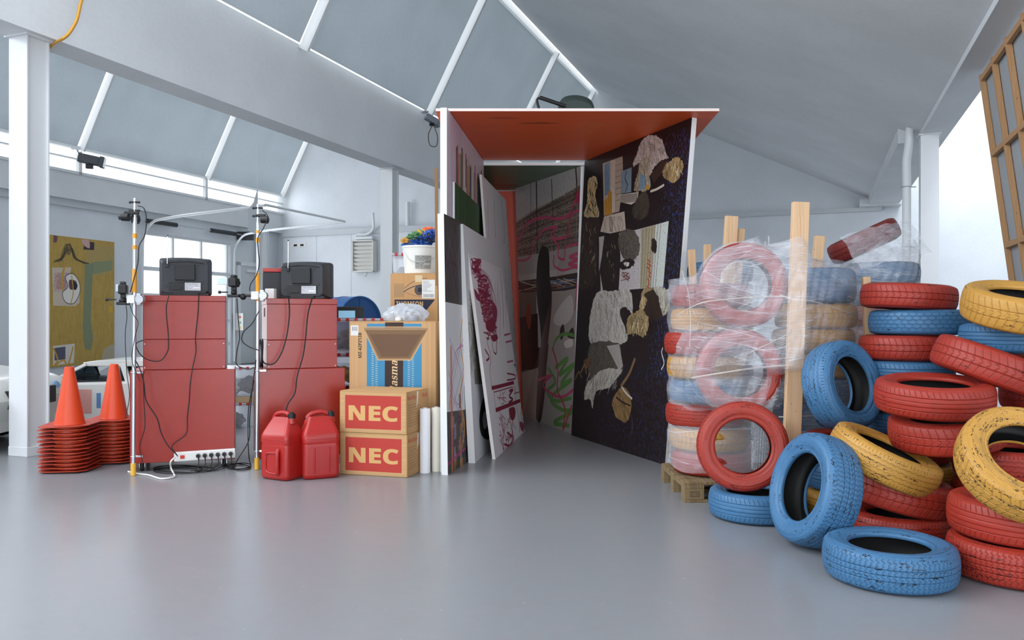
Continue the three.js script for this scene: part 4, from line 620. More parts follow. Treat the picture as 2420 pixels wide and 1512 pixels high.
// ---------- the painted shed ----------
const EDGE = mat(0xe4e4e2, 0.6), Z6 = (x, y) => [1000 + x / 3.024, 220 + y / 3.024], Z7 = (x, y) => [1000 + x / 3.024, 640 + y / 3.024];
const z6 = (a) => a.map(([x, y]) => Z6(x, y)), z7 = (a) => a.map(([x, y]) => Z7(x, y));
const nightMap = print([[1350, 1028], [1578, 1100], [1637, 263], [1382, 372]], 1200, 1750, ({ x, W, H, P, poly, line, curve, blob }) => {
  x.fillStyle = '#1b1113'; x.fillRect(0, 0, W, H);
  // a pasted figure: ragged outline, then folds and print grain inside it
  const tex = (pts, fill) => {
    const c3 = new THREE.CatmullRomCurve3(pts.map(([a, b]) => V3(a, b, 0)), true), ring = c3.getPoints(pts.length * 10).map((p) => P(p.x, p.y).map((q) => q + rr(-5, 5)));
    const xs = ring.map((p) => p[0]), ys = ring.map((p) => p[1]), x0 = Math.min(...xs), x1 = Math.max(...xs), y0 = Math.min(...ys), y1 = Math.max(...ys), base = parseInt(fill.slice(1), 16), ch = [base >> 16, base >> 8 & 255, base & 255];
    x.save(); x.beginPath(); ring.forEach(([a, b], i) => x[i ? 'lineTo' : 'moveTo'](a, b)); x.closePath(); x.fillStyle = fill; x.fill(); x.clip(); x.lineCap = 'round';
    const n = Math.min(900, (x1 - x0) * (y1 - y0) / 60), lean = rr(-0.5, 0.5);
    for (let i = 0; i < n; i++) { const k = rnd() < 0.5 ? rr(0.45, 0.9) : rr(0.92, 1.2), a = rr(x0, x1), b = rr(y0, y1), L = rr(6, 46); x.strokeStyle = `rgba(${Math.min(255, ch[0] * k) | 0},${Math.min(255, ch[1] * k) | 0},${Math.min(255, ch[2] * k * 0.95) | 0},${rr(0.1, 0.4)})`; x.lineWidth = rr(2, 16); x.beginPath(); x.moveTo(a, b); x.quadraticCurveTo(a + L * lean + rr(-8, 8), b + L / 2, a + L * lean * 1.5 + rr(-14, 14), b + L); x.stroke(); }
    for (let i = 0; i < 7; i++) { const a = rr(x0, x1), b = rr(y0, y1); x.strokeStyle = 'rgba(30,20,18,.6)'; x.lineWidth = rr(2, 5); x.beginPath(); x.moveTo(a, b); x.bezierCurveTo(a + rr(-20, 20), b + 25, a + rr(-30, 30), b + 60, a + rr(-40, 40), b + rr(60, 120)); x.stroke(); }
    x.restore();
  };
  for (let i = 0; i < 5000; i++) { x.fillStyle = rnd() < 0.5 ? 'rgba(48,34,32,.35)' : 'rgba(8,5,7,.35)'; x.fillRect(rr(0, W), rr(0, H), rr(2, 10), rr(6, 40)); }
  const fleck = (n, u0, u1, v0, v1, a) => { for (let i = 0; i < n; i++) { x.fillStyle = `rgba(${40 + rr(0, 30) | 0},${70 + rr(0, 40) | 0},${140 + rr(0, 60) | 0},${a})`; const q = Math.pow(rnd(), 0.7); x.fillRect((u0 + (u1 - u0) * q) * W, rr(v0, v1) * H, rr(2, 6), rr(4, 16)); } };
  fleck(1500, 0.78, 1, 0.02, 0.75, 0.55); fleck(900, 0.25, 1, 0.72, 1, 0.4); fleck(250, 0.1, 0.8, 0.75, 0.98, 0.3);
  tex(z6([[1635, 262], [1700, 300], [1738, 420], [1752, 445], [1690, 470], [1640, 530], [1612, 580], [1592, 450], [1560, 470], [1498, 505], [1530, 400], [1560, 312]]), '#d2c2bb');
  for (let i = 0; i < 26; i++) { const a = rr(1560, 1720), b = rr(300, 440); curve(z6([[a, b], [a + rr(-14, 14), b + 40], [a + rr(-20, 20), b + 90]]), 'rgba(120,100,90,.4)', 3); }
  tex(z6([[1560, 450], [1612, 440], [1612, 560], [1612, 680], [1520, 698], [1500, 690], [1530, 560]]), '#b9ab98'); poly(z6([[1580, 660], [1612, 650], [1612, 680], [1576, 688]]), '#c3922c'); poly(z6([[1545, 560], [1585, 590], [1580, 680], [1545, 690]]), '#7894a5');
  tex(z6([[1700, 515], [1760, 470], [1805, 438], [1858, 480], [1845, 560], [1790, 635], [1722, 600]]), '#ad9266'); for (let i = 0; i < 40; i++) { const a = rr(1715, 1840), b = rr(470, 560); curve(z6([[a, b], [a + rr(-20, 20), b + 35]]), i % 2 ? 'rgba(220,205,170,.6)' : 'rgba(90,65,38,.5)', 5); }
  poly(z6([[1620, 570], [1700, 480], [1740, 460], [1700, 560], [1640, 640]]), '#3a2a22'); curve(z6([[1620, 700], [1660, 685], [1710, 655]]), '#c9c0b0', 14);
  poly(z6([[1283, 480], [1424, 428], [1427, 600], [1396, 850], [1288, 882]]), '#b8a894'); poly(z6([[1296, 490], [1332, 470], [1330, 715], [1296, 730]]), '#6b8ea8'); poly(z6([[1340, 460], [1372, 450], [1365, 850], [1338, 860]]), '#d2c5b2'); poly(z6([[1292, 770], [1318, 740], [1322, 690], [1345, 700], [1345, 870], [1292, 880]]), '#c28c28');
  for (let i = 0; i < 9; i++) line(z6([[1300 + i * 14, 475 - i * 5], [1296 + i * 12, 860]]), 'rgba(90,65,50,.5)', 3); for (let i = 0; i < 7; i++) line(z6([[1372, 500 + i * 45], [1426, 480 + i * 45]]), 'rgba(100,80,50,.6)', 4);
  poly(z6([[1412, 545], [1488, 514], [1482, 705], [1408, 715]]), '#7d919c'); curve(z6([[1450, 540], [1440, 600], [1455, 650], [1442, 700]]), '#24303a', 7); poly(z6([[1400, 722], [1534, 704], [1524, 770], [1480, 800], [1402, 780]]), '#cfc5b4'); for (let i = 0; i < 8; i++) line(z6([[1405, 730 + i * 8], [1525, 716 + i * 8]]), 'rgba(40,30,26,.55)', 4);
  tex(z6([[1500, 800], [1570, 700], [1600, 740], [1590, 880], [1530, 915], [1490, 880]]), '#4a4138');
  tex(z6([[1185, 600], [1225, 575], [1246, 630], [1228, 720], [1250, 890], [1200, 905], [1150, 880], [1170, 780]]), '#c8b48d'); for (let i = 0; i < 18; i++) { const a = rr(1165, 1235), b = rr(600, 860); curve(z6([[a, b], [a + rr(-12, 18), b + 30]]), i % 3 ? '#30241e' : '#d9b24c', 8); }
  poly(z6([[1290, 885], [1432, 850], [1440, 990], [1330, 1015], [1262, 1000]]), '#c6baa8'); for (let i = 0; i < 12; i++) { const a = rr(1270, 1420); curve(z6([[a, 890], [a + rr(-20, 20), 940], [a + rr(-10, 10), 1000]]), 'rgba(60,45,38,.5)', 5); }
  tex(z6([[1140, 920], [1250, 900], [1240, 1100], [1230, 1300], [1160, 1420], [1120, 1420]]), '#33281f'); for (let i = 0; i < 70; i++) { const a = rr(1140, 1240), b = rr(930, 1400); curve(z6([[a, b], [a + rr(-12, 12), b + rr(15, 50)]]), i % 4 ? 'rgba(110,90,70,.5)' : 'rgba(215,205,190,.7)', rr(2, 6)); }
  poly(z6([[1508, 990], [1752, 925], [1716, 1410], [1262, 1445], [1252, 1040]]), '#bfbab8'); poly(z6([[1262, 1040], [1392, 1005], [1400, 1200], [1384, 1440], [1278, 1440], [1258, 1300]]), '#201714'); poly(z6([[1254, 1040], [1290, 1032], [1272, 1180], [1250, 1300]]), '#b6b0a8');
  for (let i = 0; i < 26; i++) { const a = rr(1290, 1375), b = rr(1060, 1400); curve(z6([[a, b], [a + rr(-8, 8), b + rr(10, 30)]]), i % 3 ? '#5a4434' : '#a89478', 5); }
  tex(z6([[1400, 1010], [1480, 985], [1530, 1060], [1520, 1180], [1450, 1220], [1398, 1150]]), '#5d564f'); for (let i = 0; i < 200; i++) { const a = rr(1400, 1525), b = rr(1000, 1210); line(z6([[a, b], [a + 6, b + 6]]), 'rgba(150,140,130,.35)', 3); }
  tex(z6([[1395, 1240], [1440, 1205], [1490, 1210], [1495, 1245], [1450, 1275], [1400, 1280]]), '#241a18'); tex(z6([[1420, 1240], [1440, 1225], [1462, 1240], [1440, 1262]]), '#d8d2cc'); for (let i = 0; i < 14; i++) line(z6([[rr(1392, 1470), rr(1290, 1370)], [rr(1392, 1470), rr(1290, 1370)]]), '#6d2f28', 4);
  poly(z6([[1545, 985], [1650, 955], [1620, 1415], [1540, 1420]]), '#a89f83'); poly(z6([[1650, 955], [1752, 925], [1716, 1410], [1640, 1414]]), '#c3cac2'); for (let i = 0; i < 7; i++) line(z6([[1560 + i * 22, 980 - i * 6], [1548 + i * 18, 1415]]), 'rgba(90,70,40,.6)', 5); tex(z6([[1630, 1050], [1660, 1080], [1655, 1160], [1628, 1150]]), '#2a221c'); for (let i = 0; i < 8; i++) line(z6([[1600 + rr(-8, 8), 1210 + i * 28], [1612 + rr(-8, 8), 1230 + i * 28]]), '#b5442c', 8);
  tex(z7([[1240, 180], [1370, 165], [1460, 158], [1484, 330], [1440, 290], [1392, 300], [1452, 520], [1392, 548], [1280, 530], [1192, 545], [1200, 280]]), '#c4c0b8'); for (let i = 0; i < 40; i++) { const a = rr(1215, 1420), b = rr(190, 500); curve(z7([[a, b], [a + rr(-14, 14), b + 30], [a + rr(-22, 22), b + 70]]), 'rgba(110,104,92,.4)', 4); } line(z7([[1368, 170], [1310, 530]]), 'rgba(90,84,76,.6)', 4);
  tex(z7([[1195, 548], [1392, 548], [1410, 640], [1422, 740], [1300, 745], [1190, 800], [1170, 690]]), '#57524a'); poly(z7([[1300, 560], [1392, 548], [1425, 700], [1400, 740]]), '#aaa69c'); for (let i = 0; i < 300; i++) { const a = rr(1180, 1390), b = rr(560, 740); line(z7([[a, b], [a + rr(-5, 5), b + 8]]), 'rgba(150,140,120,.3)', 3); }
  tex(z7([[1180, 800], [1290, 722], [1420, 735], [1380, 790], [1330, 850], [1230, 880], [1205, 990], [1185, 930], [1150, 935], [1160, 830]]), '#bdb8ad'); for (let i = 0; i < 60; i++) { const a = rr(1170, 1390), b = rr(750, 850); curve(z7([[a, b], [a - rr(0, 25), b + rr(20, 60)]]), i % 2 ? 'rgba(225,220,212,.7)' : 'rgba(70,64,56,.6)', 4); }
  tex(z7([[1560, 165], [1650, 160], [1700, 210], [1610, 300], [1612, 410], [1575, 500], [1510, 470], [1455, 480], [1458, 350], [1540, 300]]), '#a08a60'); for (let i = 0; i < 60; i++) { const a = rr(1470, 1600), b = rr(330, 470); curve(z7([[a, b], [a + rr(-8, 8), b + 30]]), i % 2 ? 'rgba(225,212,175,.7)' : 'rgba(70,50,30,.6)', 5); }
  tex(z7([[1610, 170], [1720, 160], [1740, 330], [1650, 380], [1560, 300], [1540, 260], [1580, 190]]), '#33261d'); tex(z7([[1540, 260], [1570, 205], [1592, 230], [1575, 290], [1548, 310]]), '#c9b184'); tex(z7([[1690, 190], [1760, 160], [1760, 310], [1722, 350], [1700, 300]]), '#bdb6aa'); tex(z7([[1640, 150], [1720, 145], [1760, 250], [1730, 320], [1690, 220]]), '#bfb9ae');
  tex(z7([[1370, 905], [1430, 850], [1490, 935], [1462, 1090], [1395, 1070], [1350, 960]]), '#93744a'); curve(z7([[1380, 920], [1420, 950], [1485, 980]]), '#241812', 9); curve(z7([[1415, 840], [1470, 760], [1510, 660]]), '#7c6242', 22); curve(z7([[1420, 850], [1450, 890], [1495, 930]]), '#c9c2b4', 12); tex(z7([[1145, 660], [1190, 650], [1190, 700], [1150, 720]]), '#6a5138'); curve(z7([[1085, 790], [1110, 740], [1130, 780]]), '#7a6040', 10); curve(z7([[1125, 740], [1150, 690], [1160, 750]]), '#8a6a46', 12);
  for (const [a, b] of [[1270, 1160], [1500, 1080], [1310, 1230]]) curve(z7([[a, b], [a + 4, b + 50], [a - 4, b + 90]]), 'rgba(140,130,150,.35)', 7);
  curve(z7([[1718, 580], [1712, 610], [1730, 690], [1712, 730]]), '#c9cccc', 8);
  for (let i = 0; i < 26000; i++) { x.fillStyle = i % 3 ? `rgba(24,16,16,${rr(0.05, 0.3)})` : `rgba(190,180,165,${rr(0.02, 0.12)})`; x.fillRect(rr(0, W), rr(0, H), rr(1, 5), rr(1, 7)); }
});
board('shed_wall_panel', 'dark collage panel with pasted figures forming the right shed wall', 'panel', V3(0.669, 0, -9.08), V3(1.37, 0, -7.2), V3(1.613, 3.115, -7.2), V3(0.83, 3.115, -9.18), 0.05, mat(0xffffff, 0.42, { map: nightMap }), EDGE);
const stadiumMap = print([[1237, 985], [1355, 1032], [1372, 385], [1217, 455]], 1000, 1750, ({ x, W, H, poly, line, curve, blob }) => {
  x.fillStyle = '#b3afab'; x.fillRect(0, 0, W, H); for (let i = 0; i < 3000; i++) { x.fillStyle = rnd() < 0.5 ? 'rgba(120,116,112,.15)' : 'rgba(180,176,170,.12)'; x.fillRect(rr(0, W), rr(0, H), rr(5, 20), rr(5, 30)); }
  poly([[1214, 560], [1260, 520], [1310, 490], [1345, 472], [1380, 440], [1380, 630], [1214, 650]], '#6f6156');
  for (let r = 0; r < 13; r++) { const t = r / 12; line([[1214, 556 + t * 92], [1262, 516 + t * 122], [1320, 482 + t * 146], [1380, 440 + t * 186]], r % 3 ? 'rgba(48,38,32,.75)' : 'rgba(150,135,115,.85)', 9); }
  for (let i = 0; i < 900; i++) { const t = rnd(), px = 1216 + t * 160, y0 = 552 - t * 112, b = rnd(); const py = y0 + b * (92 + t * 92); line([[px, py], [px + 1, py + 2]], ['#2c221c', '#b5a58e', '#8a7a66'][i % 3], 5); }
  for (let i = 0; i < 90; i++) { const t = i / 90, px = 1214 + t * 165; line([[px, 558 - t * 116 + rr(-4, 2)], [px, 564 - t * 118]], '#3a2e26', 6); }
  for (const [px, a, b, w] of [[1252, 440, 640, 6], [1265, 425, 640, 16], [1300, 428, 640, 9], [1359, 385, 1030, 14]]) line([[px, a], [px, b]], '#2d2725', w); line([[1362, 385], [1352, 1030]], '#a19c96', 9);
  poly([[1214, 645], [1380, 620], [1380, 690], [1214, 700]], '#a09a95'); poly([[1214, 698], [1380, 685], [1380, 735], [1214, 730]], '#2a211e'); poly([[1214, 690], [1380, 672], [1380, 690], [1214, 704]], '#b3ada6'); for (let i = 0; i < 26; i++) line([[rr(1220, 1370), rr(700, 728)], [rr(1220, 1370), rr(700, 728)]], ['#c9b9a0', '#5a7ea0', '#8a5a40'][i % 3], 5);
  poly([[1214, 732], [1262, 730], [1262, 1000], [1214, 1000]], '#6b5f55'); poly([[1264, 740], [1380, 728], [1380, 1040], [1264, 1000]], '#a19a92'); poly([[1214, 790], [1264, 780], [1264, 890], [1214, 905]], '#1d1614'); blob([[1242, 770], [1248, 755], [1252, 790], [1248, 815], [1243, 800]], '#8a3a30'); poly([[1234, 860], [1290, 850], [1286, 905], [1234, 895]], '#17110f');
  blob([[1300, 800], [1315, 770], [1345, 745], [1352, 760], [1350, 795], [1330, 812], [1312, 812]], '#c4bfba'); blob([[1318, 822], [1326, 810], [1330, 830], [1322, 845]], '#2a211e'); blob([[1338, 838], [1352, 820], [1356, 845]], '#2a211e'); blob([[1330, 850], [1350, 845], [1352, 860], [1334, 862]], '#d5cfc5');
  blob([[1268, 640], [1276, 618], [1286, 622], [1290, 700], [1294, 760], [1288, 850], [1284, 960], [1276, 1000], [1266, 990], [1270, 840], [1262, 720]], '#15100f'); poly([[1214, 905], [1266, 895], [1266, 1000], [1214, 980]], '#a79d92');
  const PK = 'rgba(190,62,104,.9)'; curve([[1214, 612], [1230, 590], [1245, 555], [1280, 540], [1310, 545], [1336, 535], [1350, 500], [1372, 465]], PK, 22); curve([[1262, 600], [1280, 575], [1308, 568], [1296, 585], [1305, 600], [1335, 590], [1338, 555], [1350, 530], [1375, 520]], PK, 20); curve([[1298, 600], [1310, 620], [1310, 650], [1325, 655], [1328, 625], [1370, 615]], PK, 18); curve([[1372, 640], [1340, 650], [1365, 658], [1338, 668], [1370, 676]], PK, 22); curve([[1300, 645], [1300, 670], [1318, 682], [1365, 680], [1362, 720], [1358, 780]], PK, 18); curve([[1214, 650], [1240, 652], [1252, 640], [1256, 610]], PK, 16); blob([[1358, 470], [1378, 455], [1378, 510], [1360, 500]], 'rgba(180,50,90,.9)');
  const GR = 'rgba(88,140,62,.95)'; curve([[1300, 862], [1310, 840], [1330, 832], [1356, 838]], GR, 24); curve([[1310, 900], [1340, 885], [1320, 915], [1356, 900], [1325, 935], [1350, 930], [1300, 960], [1330, 985], [1356, 990], [1310, 1005], [1345, 1015]], GR, 30); curve([[1292, 900], [1310, 930], [1290, 945], [1312, 965], [1350, 965]], GR, 26); curve([[1268, 920], [1300, 915], [1280, 930], [1300, 950], [1330, 960], [1356, 950]], PK, 22); curve([[1300, 860], [1312, 890], [1316, 910], [1316, 945], [1336, 985], [1332, 1020], [1352, 980]], 'rgba(175,50,70,.9)', 20);
});
board('shed_wall_panel', 'grey stadium print panel with pink and green spray lines inside the shed', 'panel', V3(0.153, 0, -10.79), V3(0.69, 0, -9.16), V3(0.79, 3.065, -9.22), V3(0.04, 3.065, -10.8), 0.04, mat(0xffffff, 0.32, { map: stadiumMap }), EDGE);
const leftMap = print([[1056, 1122], [1141, 1040], [1141, 372], [1057, 256]], 900, 1300, ({ x, W, H, poly, line, curve }) => {
  x.fillStyle = '#d8ccd8'; x.fillRect(0, 0, W, H); const C = ['#3a2a30', '#c27a3a', '#5a7a98', '#c8b090', '#e0d6d6', '#8a3a30', '#b79a50', '#2e3a48', '#d9c9c0'];
  for (let i = 0; i < 30; i++) { const u = 0.2 + i * 0.026, top = rr(0.045, 0.1); x.fillStyle = C[(i * 5) % 9]; x.fillRect(u * W, top * H, rr(12, 26), rr(0.1, 0.36) * H); }
  for (let i = 0; i < 40; i++) { x.fillStyle = C[i % 9]; x.fillRect(rr(0.28, 0.95) * W, rr(0.12, 0.5) * H, rr(8, 24), rr(10, 60)); }
  for (let i = 0; i < 10; i++) curve([[1064 + i * 3, 280], [1066 + i * 2, 420], [1063 + i * 3, 560], [1068, 800]], i % 2 ? 'rgba(140,70,150,.5)' : 'rgba(210,120,70,.5)', 6);
});
board('shed_wall_panel', 'lilac sketched panel with coloured bars forming the left shed wall', 'panel', V3(-0.556, 0, -6.86), V3(-0.322, 0, -9.16), V3(-0.322, 3.112, -9.16), V3(-0.556, 3.112, -6.86), 0.057, mat(0xffffff, 0.5, { map: leftMap }), EDGE);
const orangeMap = canvasTex(1024, 900, (x, w, h) => {
  x.fillStyle = '#ee6026'; x.fillRect(0, 0, w, h); for (let i = 0; i < 2500; i++) { x.fillStyle = rnd() < 0.5 ? 'rgba(244,120,66,.14)' : 'rgba(205,70,30,.12)'; x.fillRect(rr(0, w), rr(0, h), rr(30, 160), rr(1, 5)); }
  x.strokeStyle = 'rgba(70,25,15,.5)'; x.lineWidth = 5; for (let i = 0; i < 5; i++) { x.beginPath(); x.moveTo(560 + i * 20, 720 + i * 4); x.lineTo(700 + rr(-30, 30), 715); x.stroke(); } x.strokeStyle = 'rgba(225,170,120,.55)'; x.lineWidth = 3; for (let i = 0; i < 26; i++) { x.beginPath(); const a = rr(380, 470), b = rr(450, 800); x.moveTo(a, b); x.bezierCurveTo(a + rr(-40, 40), b + 30, a + rr(-40, 40), b + 10, a + rr(-50, 50), b + 45); x.stroke(); }
  x.fillStyle = 'rgba(140,40,30,.35)'; x.beginPath(); x.ellipse(780, 800, 60, 14, 0, 0, 7); x.fill(); x.strokeStyle = 'rgba(60,20,14,.5)'; for (let i = 0; i < 7; i++) { x.beginPath(); x.moveTo(170 + i * 12, 60 + i * 5); x.lineTo(240 + i * 10, 30); x.stroke(); }
});
board('shed_roof_panel', 'orange painted board roofing the front of the shed', 'panel', V3(1.805, 3.118, -7.0), V3(-0.665, 3.118, -7.0), V3(-0.665, 3.118, -9.16), V3(1.88, 3.118, -9.16), 0.024, mat(0xffffff, 0.45, { map: orangeMap }), mat(0xe9d9cf, 0.6));
const greenMap = canvasTex(768, 768, (x, w, h) => {
  x.fillStyle = '#64836a'; x.fillRect(0, 0, w, h); for (let i = 0; i < 1200; i++) { x.fillStyle = rnd() < 0.5 ? 'rgba(90,120,95,.16)' : 'rgba(50,62,52,.16)'; x.fillRect(rr(0, w), rr(0, h), rr(20, 120), rr(2, 8)); }
  x.strokeStyle = 'rgba(90,40,44,.6)'; x.lineWidth = 4; for (let i = 0; i < 40; i++) { x.beginPath(); const a = rr(120, 500), b = rr(440, 620); x.moveTo(a, b); x.lineTo(a + rr(20, 120), b + rr(-26, 26)); x.stroke(); } x.fillStyle = 'rgba(80,50,40,.6)'; x.fillRect(460, 40, 260, 180);
});
board('shed_roof_panel', 'dull green board roofing the inner end of the shed', 'panel', V3(0.86, 3.068, -9.2), V3(-0.4, 3.068, -9.2), V3(-0.3, 3.068, -11.0), V3(0.2, 3.068, -11.0), 0.034, mat(0xffffff, 0.4, { map: greenMap }), EDGE);
board('shed_wall_panel', 'orange red board closing the far end of the shed', 'panel', V3(-0.3, 0, -10.98), V3(0.2, 0, -10.95), V3(0.12, 3.06, -10.95), V3(-0.3, 3.06, -10.98), 0.03, mat(0xc24a30, 0.5), EDGE);
const darkLeftMap = canvasTex(512, 768, (x, w, h) => { x.fillStyle = '#5b3f30'; x.fillRect(0, 0, w, h); for (let i = 0; i < 700; i++) { x.fillStyle = ['rgba(30,24,24,.5)', 'rgba(150,90,50,.3)', 'rgba(190,185,180,.25)'][i % 3]; x.fillRect(rr(0, w), rr(0, h), rr(6, 30), rr(10, 70)); } });
board('shed_wall_panel', 'brown streaked board behind the tall leaning canvas', 'panel', V3(-0.36, 0, -9.2), V3(-0.24, 0, -10.9), V3(-0.24, 3.06, -10.9), V3(-0.36, 3.06, -9.2), 0.04, mat(0xffffff, 0.5, { map: darkLeftMap }), EDGE);

// ---------- canvases leaning inside the shed ----------
const c1 = [[1058, 1121], [1103, 1082], [1078, 520], [1043, 505]];
const scribMap = print(c1, 700, 1400, ({ x, W, H, poly, curve, line }) => {
  x.fillStyle = '#e4e5e7'; x.fillRect(0, 0, W, H); poly([[1040, 500], [1080, 515], [1083, 680], [1045, 672]], '#4a4644'); for (let i = 0; i < 60; i++) curve([[rr(1044, 1078), rr(515, 600)], [rr(1044, 1078), rr(600, 670)]], i % 2 ? 'rgba(120,112,108,.4)' : 'rgba(60,30,60,.5)', 8);
  poly([[1052, 935], [1098, 930], [1104, 1085], [1056, 1122]], '#57504c'); for (let i = 0; i < 40; i++) { x.fillStyle = ['rgba(210,140,50,.6)', 'rgba(190,195,200,.5)', 'rgba(40,36,36,.6)'][i % 3]; x.fillRect(rr(0.1, 1) * W, rr(0.7, 1) * H, rr(20, 80), rr(20, 90)); }
  curve([[1060, 780], [1063, 900], [1066, 1000], [1068, 1110]], 'rgba(225,130,95,.75)', 60); curve([[1082, 690], [1078, 760], [1086, 830], [1080, 900], [1092, 980], [1084, 1060]], 'rgba(220,150,40,.9)', 20); for (let i = 0; i < 12; i++) curve([[rr(1055, 1065), rr(740, 1080)], [rr(1070, 1085), rr(740, 1080)], [rr(1085, 1100), rr(740, 1060)]], 'rgba(165,60,150,.55)', 7); curve([[1056, 1090], [1072, 1070], [1096, 1040]], 'rgba(200,60,140,.8)', 14);
});
board('leaning_canvas', 'narrow scribbled canvas leaning on the front of the shed', 'canvas', V3(-0.538, 0, -6.74), V3(-0.40, 0, -7.4), V3(-0.445, 2.19, -7.4), V3(-0.57, 2.19, -6.72), 0.055, mat(0xffffff, 0.55, { map: scribMap }), EDGE, { face: 'painted_canvas', body: 'stretcher' });
const greenC = canvasTex(512, 512, (x, w, h) => { x.fillStyle = '#2f5a30'; x.fillRect(0, 0, w, h); for (let i = 0; i < 500; i++) { x.fillStyle = rnd() < 0.5 ? 'rgba(80,120,70,.2)' : 'rgba(20,40,24,.2)'; x.fillRect(rr(0, w), 0, rr(2, 9), h); } x.fillStyle = '#4a2f24'; x.fillRect(0.9 * w, 0, 0.1 * w, h); });
board('leaning_canvas', 'dark green canvas hung on the lilac shed wall', 'canvas', V3(-0.506, 1.55, -7.1), V3(-0.307, 1.55, -9.05), V3(-0.307, 2.52, -9.05), V3(-0.506, 2.52, -7.1), 0.02, mat(0xffffff, 0.5, { map: greenC }), EDGE, { face: 'painted_canvas', body: 'stretcher' });
const dotMap = print([[1124, 1096], [1168, 1060], [1160, 560], [1090, 531]], 700, 1400, ({ x, W, H, poly, curve, blob }) => {
  x.fillStyle = '#e2e4e7'; x.fillRect(0, 0, W, H); poly([[1108, 740], [1150, 755], [1156, 960], [1122, 960]], '#8f8b80'); for (let i = 0; i < 160; i++) curve([[rr(1108, 1145), rr(700, 960)], [rr(1108, 1150), rr(700, 960)]], i % 2 ? 'rgba(120,112,96,.4)' : 'rgba(200,200,196,.4)', 9);
  blob([[1138, 985], [1146, 1000], [1148, 1035], [1143, 1062], [1134, 1055], [1130, 1020]], '#16171a'); blob([[1138, 1012], [1142, 1020], [1142, 1038], [1138, 1044], [1135, 1028]], '#d7dade'); for (let i = 0; i < 14; i++) curve([[rr(1110, 1140), rr(780, 960)], [rr(1110, 1140), rr(780, 960)]], 'rgba(60,60,60,.5)', 4);
});
board('leaning_canvas', 'thick white canvas with a black ring leaning in the shed', 'canvas', V3(-0.335, 0, -7.3), V3(-0.09, 0, -9.0), V3(-0.215, 2.17, -9.0), V3(-0.445, 2.17, -7.28), 0.062, mat(0xffffff, 0.55, { map: dotMap }), EDGE, { face: 'painted_canvas', body: 'stretcher' });
const lineMap = canvasTex(700, 1024, (x, w, h) => { x.fillStyle = '#e6e6e7'; x.fillRect(0, 0, w, h); x.strokeStyle = '#33302f'; x.lineWidth = 4; for (let i = 0; i < 26; i++) { x.beginPath(); const a = rr(40, w - 40), b = rr(0, h); x.moveTo(a, b); x.bezierCurveTo(a + rr(-90, 90), b + rr(20, 120), a + rr(-90, 90), b + rr(60, 200), a + rr(-60, 60), b + rr(120, 320)); x.stroke(); } for (let i = 0; i < 30; i++) { x.fillStyle = '#2a2727'; x.fillRect(w - 20, rr(0, h), 8, rr(4, 16)); } });
board('leaning_canvas', 'tall pale canvas with thin black lines leaning deep in the shed', 'canvas', V3(-0.125, 0, -8.65), V3(0.12, 0, -10.5), V3(-0.08, 2.86, -10.46), V3(-0.325, 2.86, -8.62), 0.025, mat(0xffffff, 0.55, { map: lineMap }), EDGE, { face: 'painted_canvas', body: 'stretcher' });
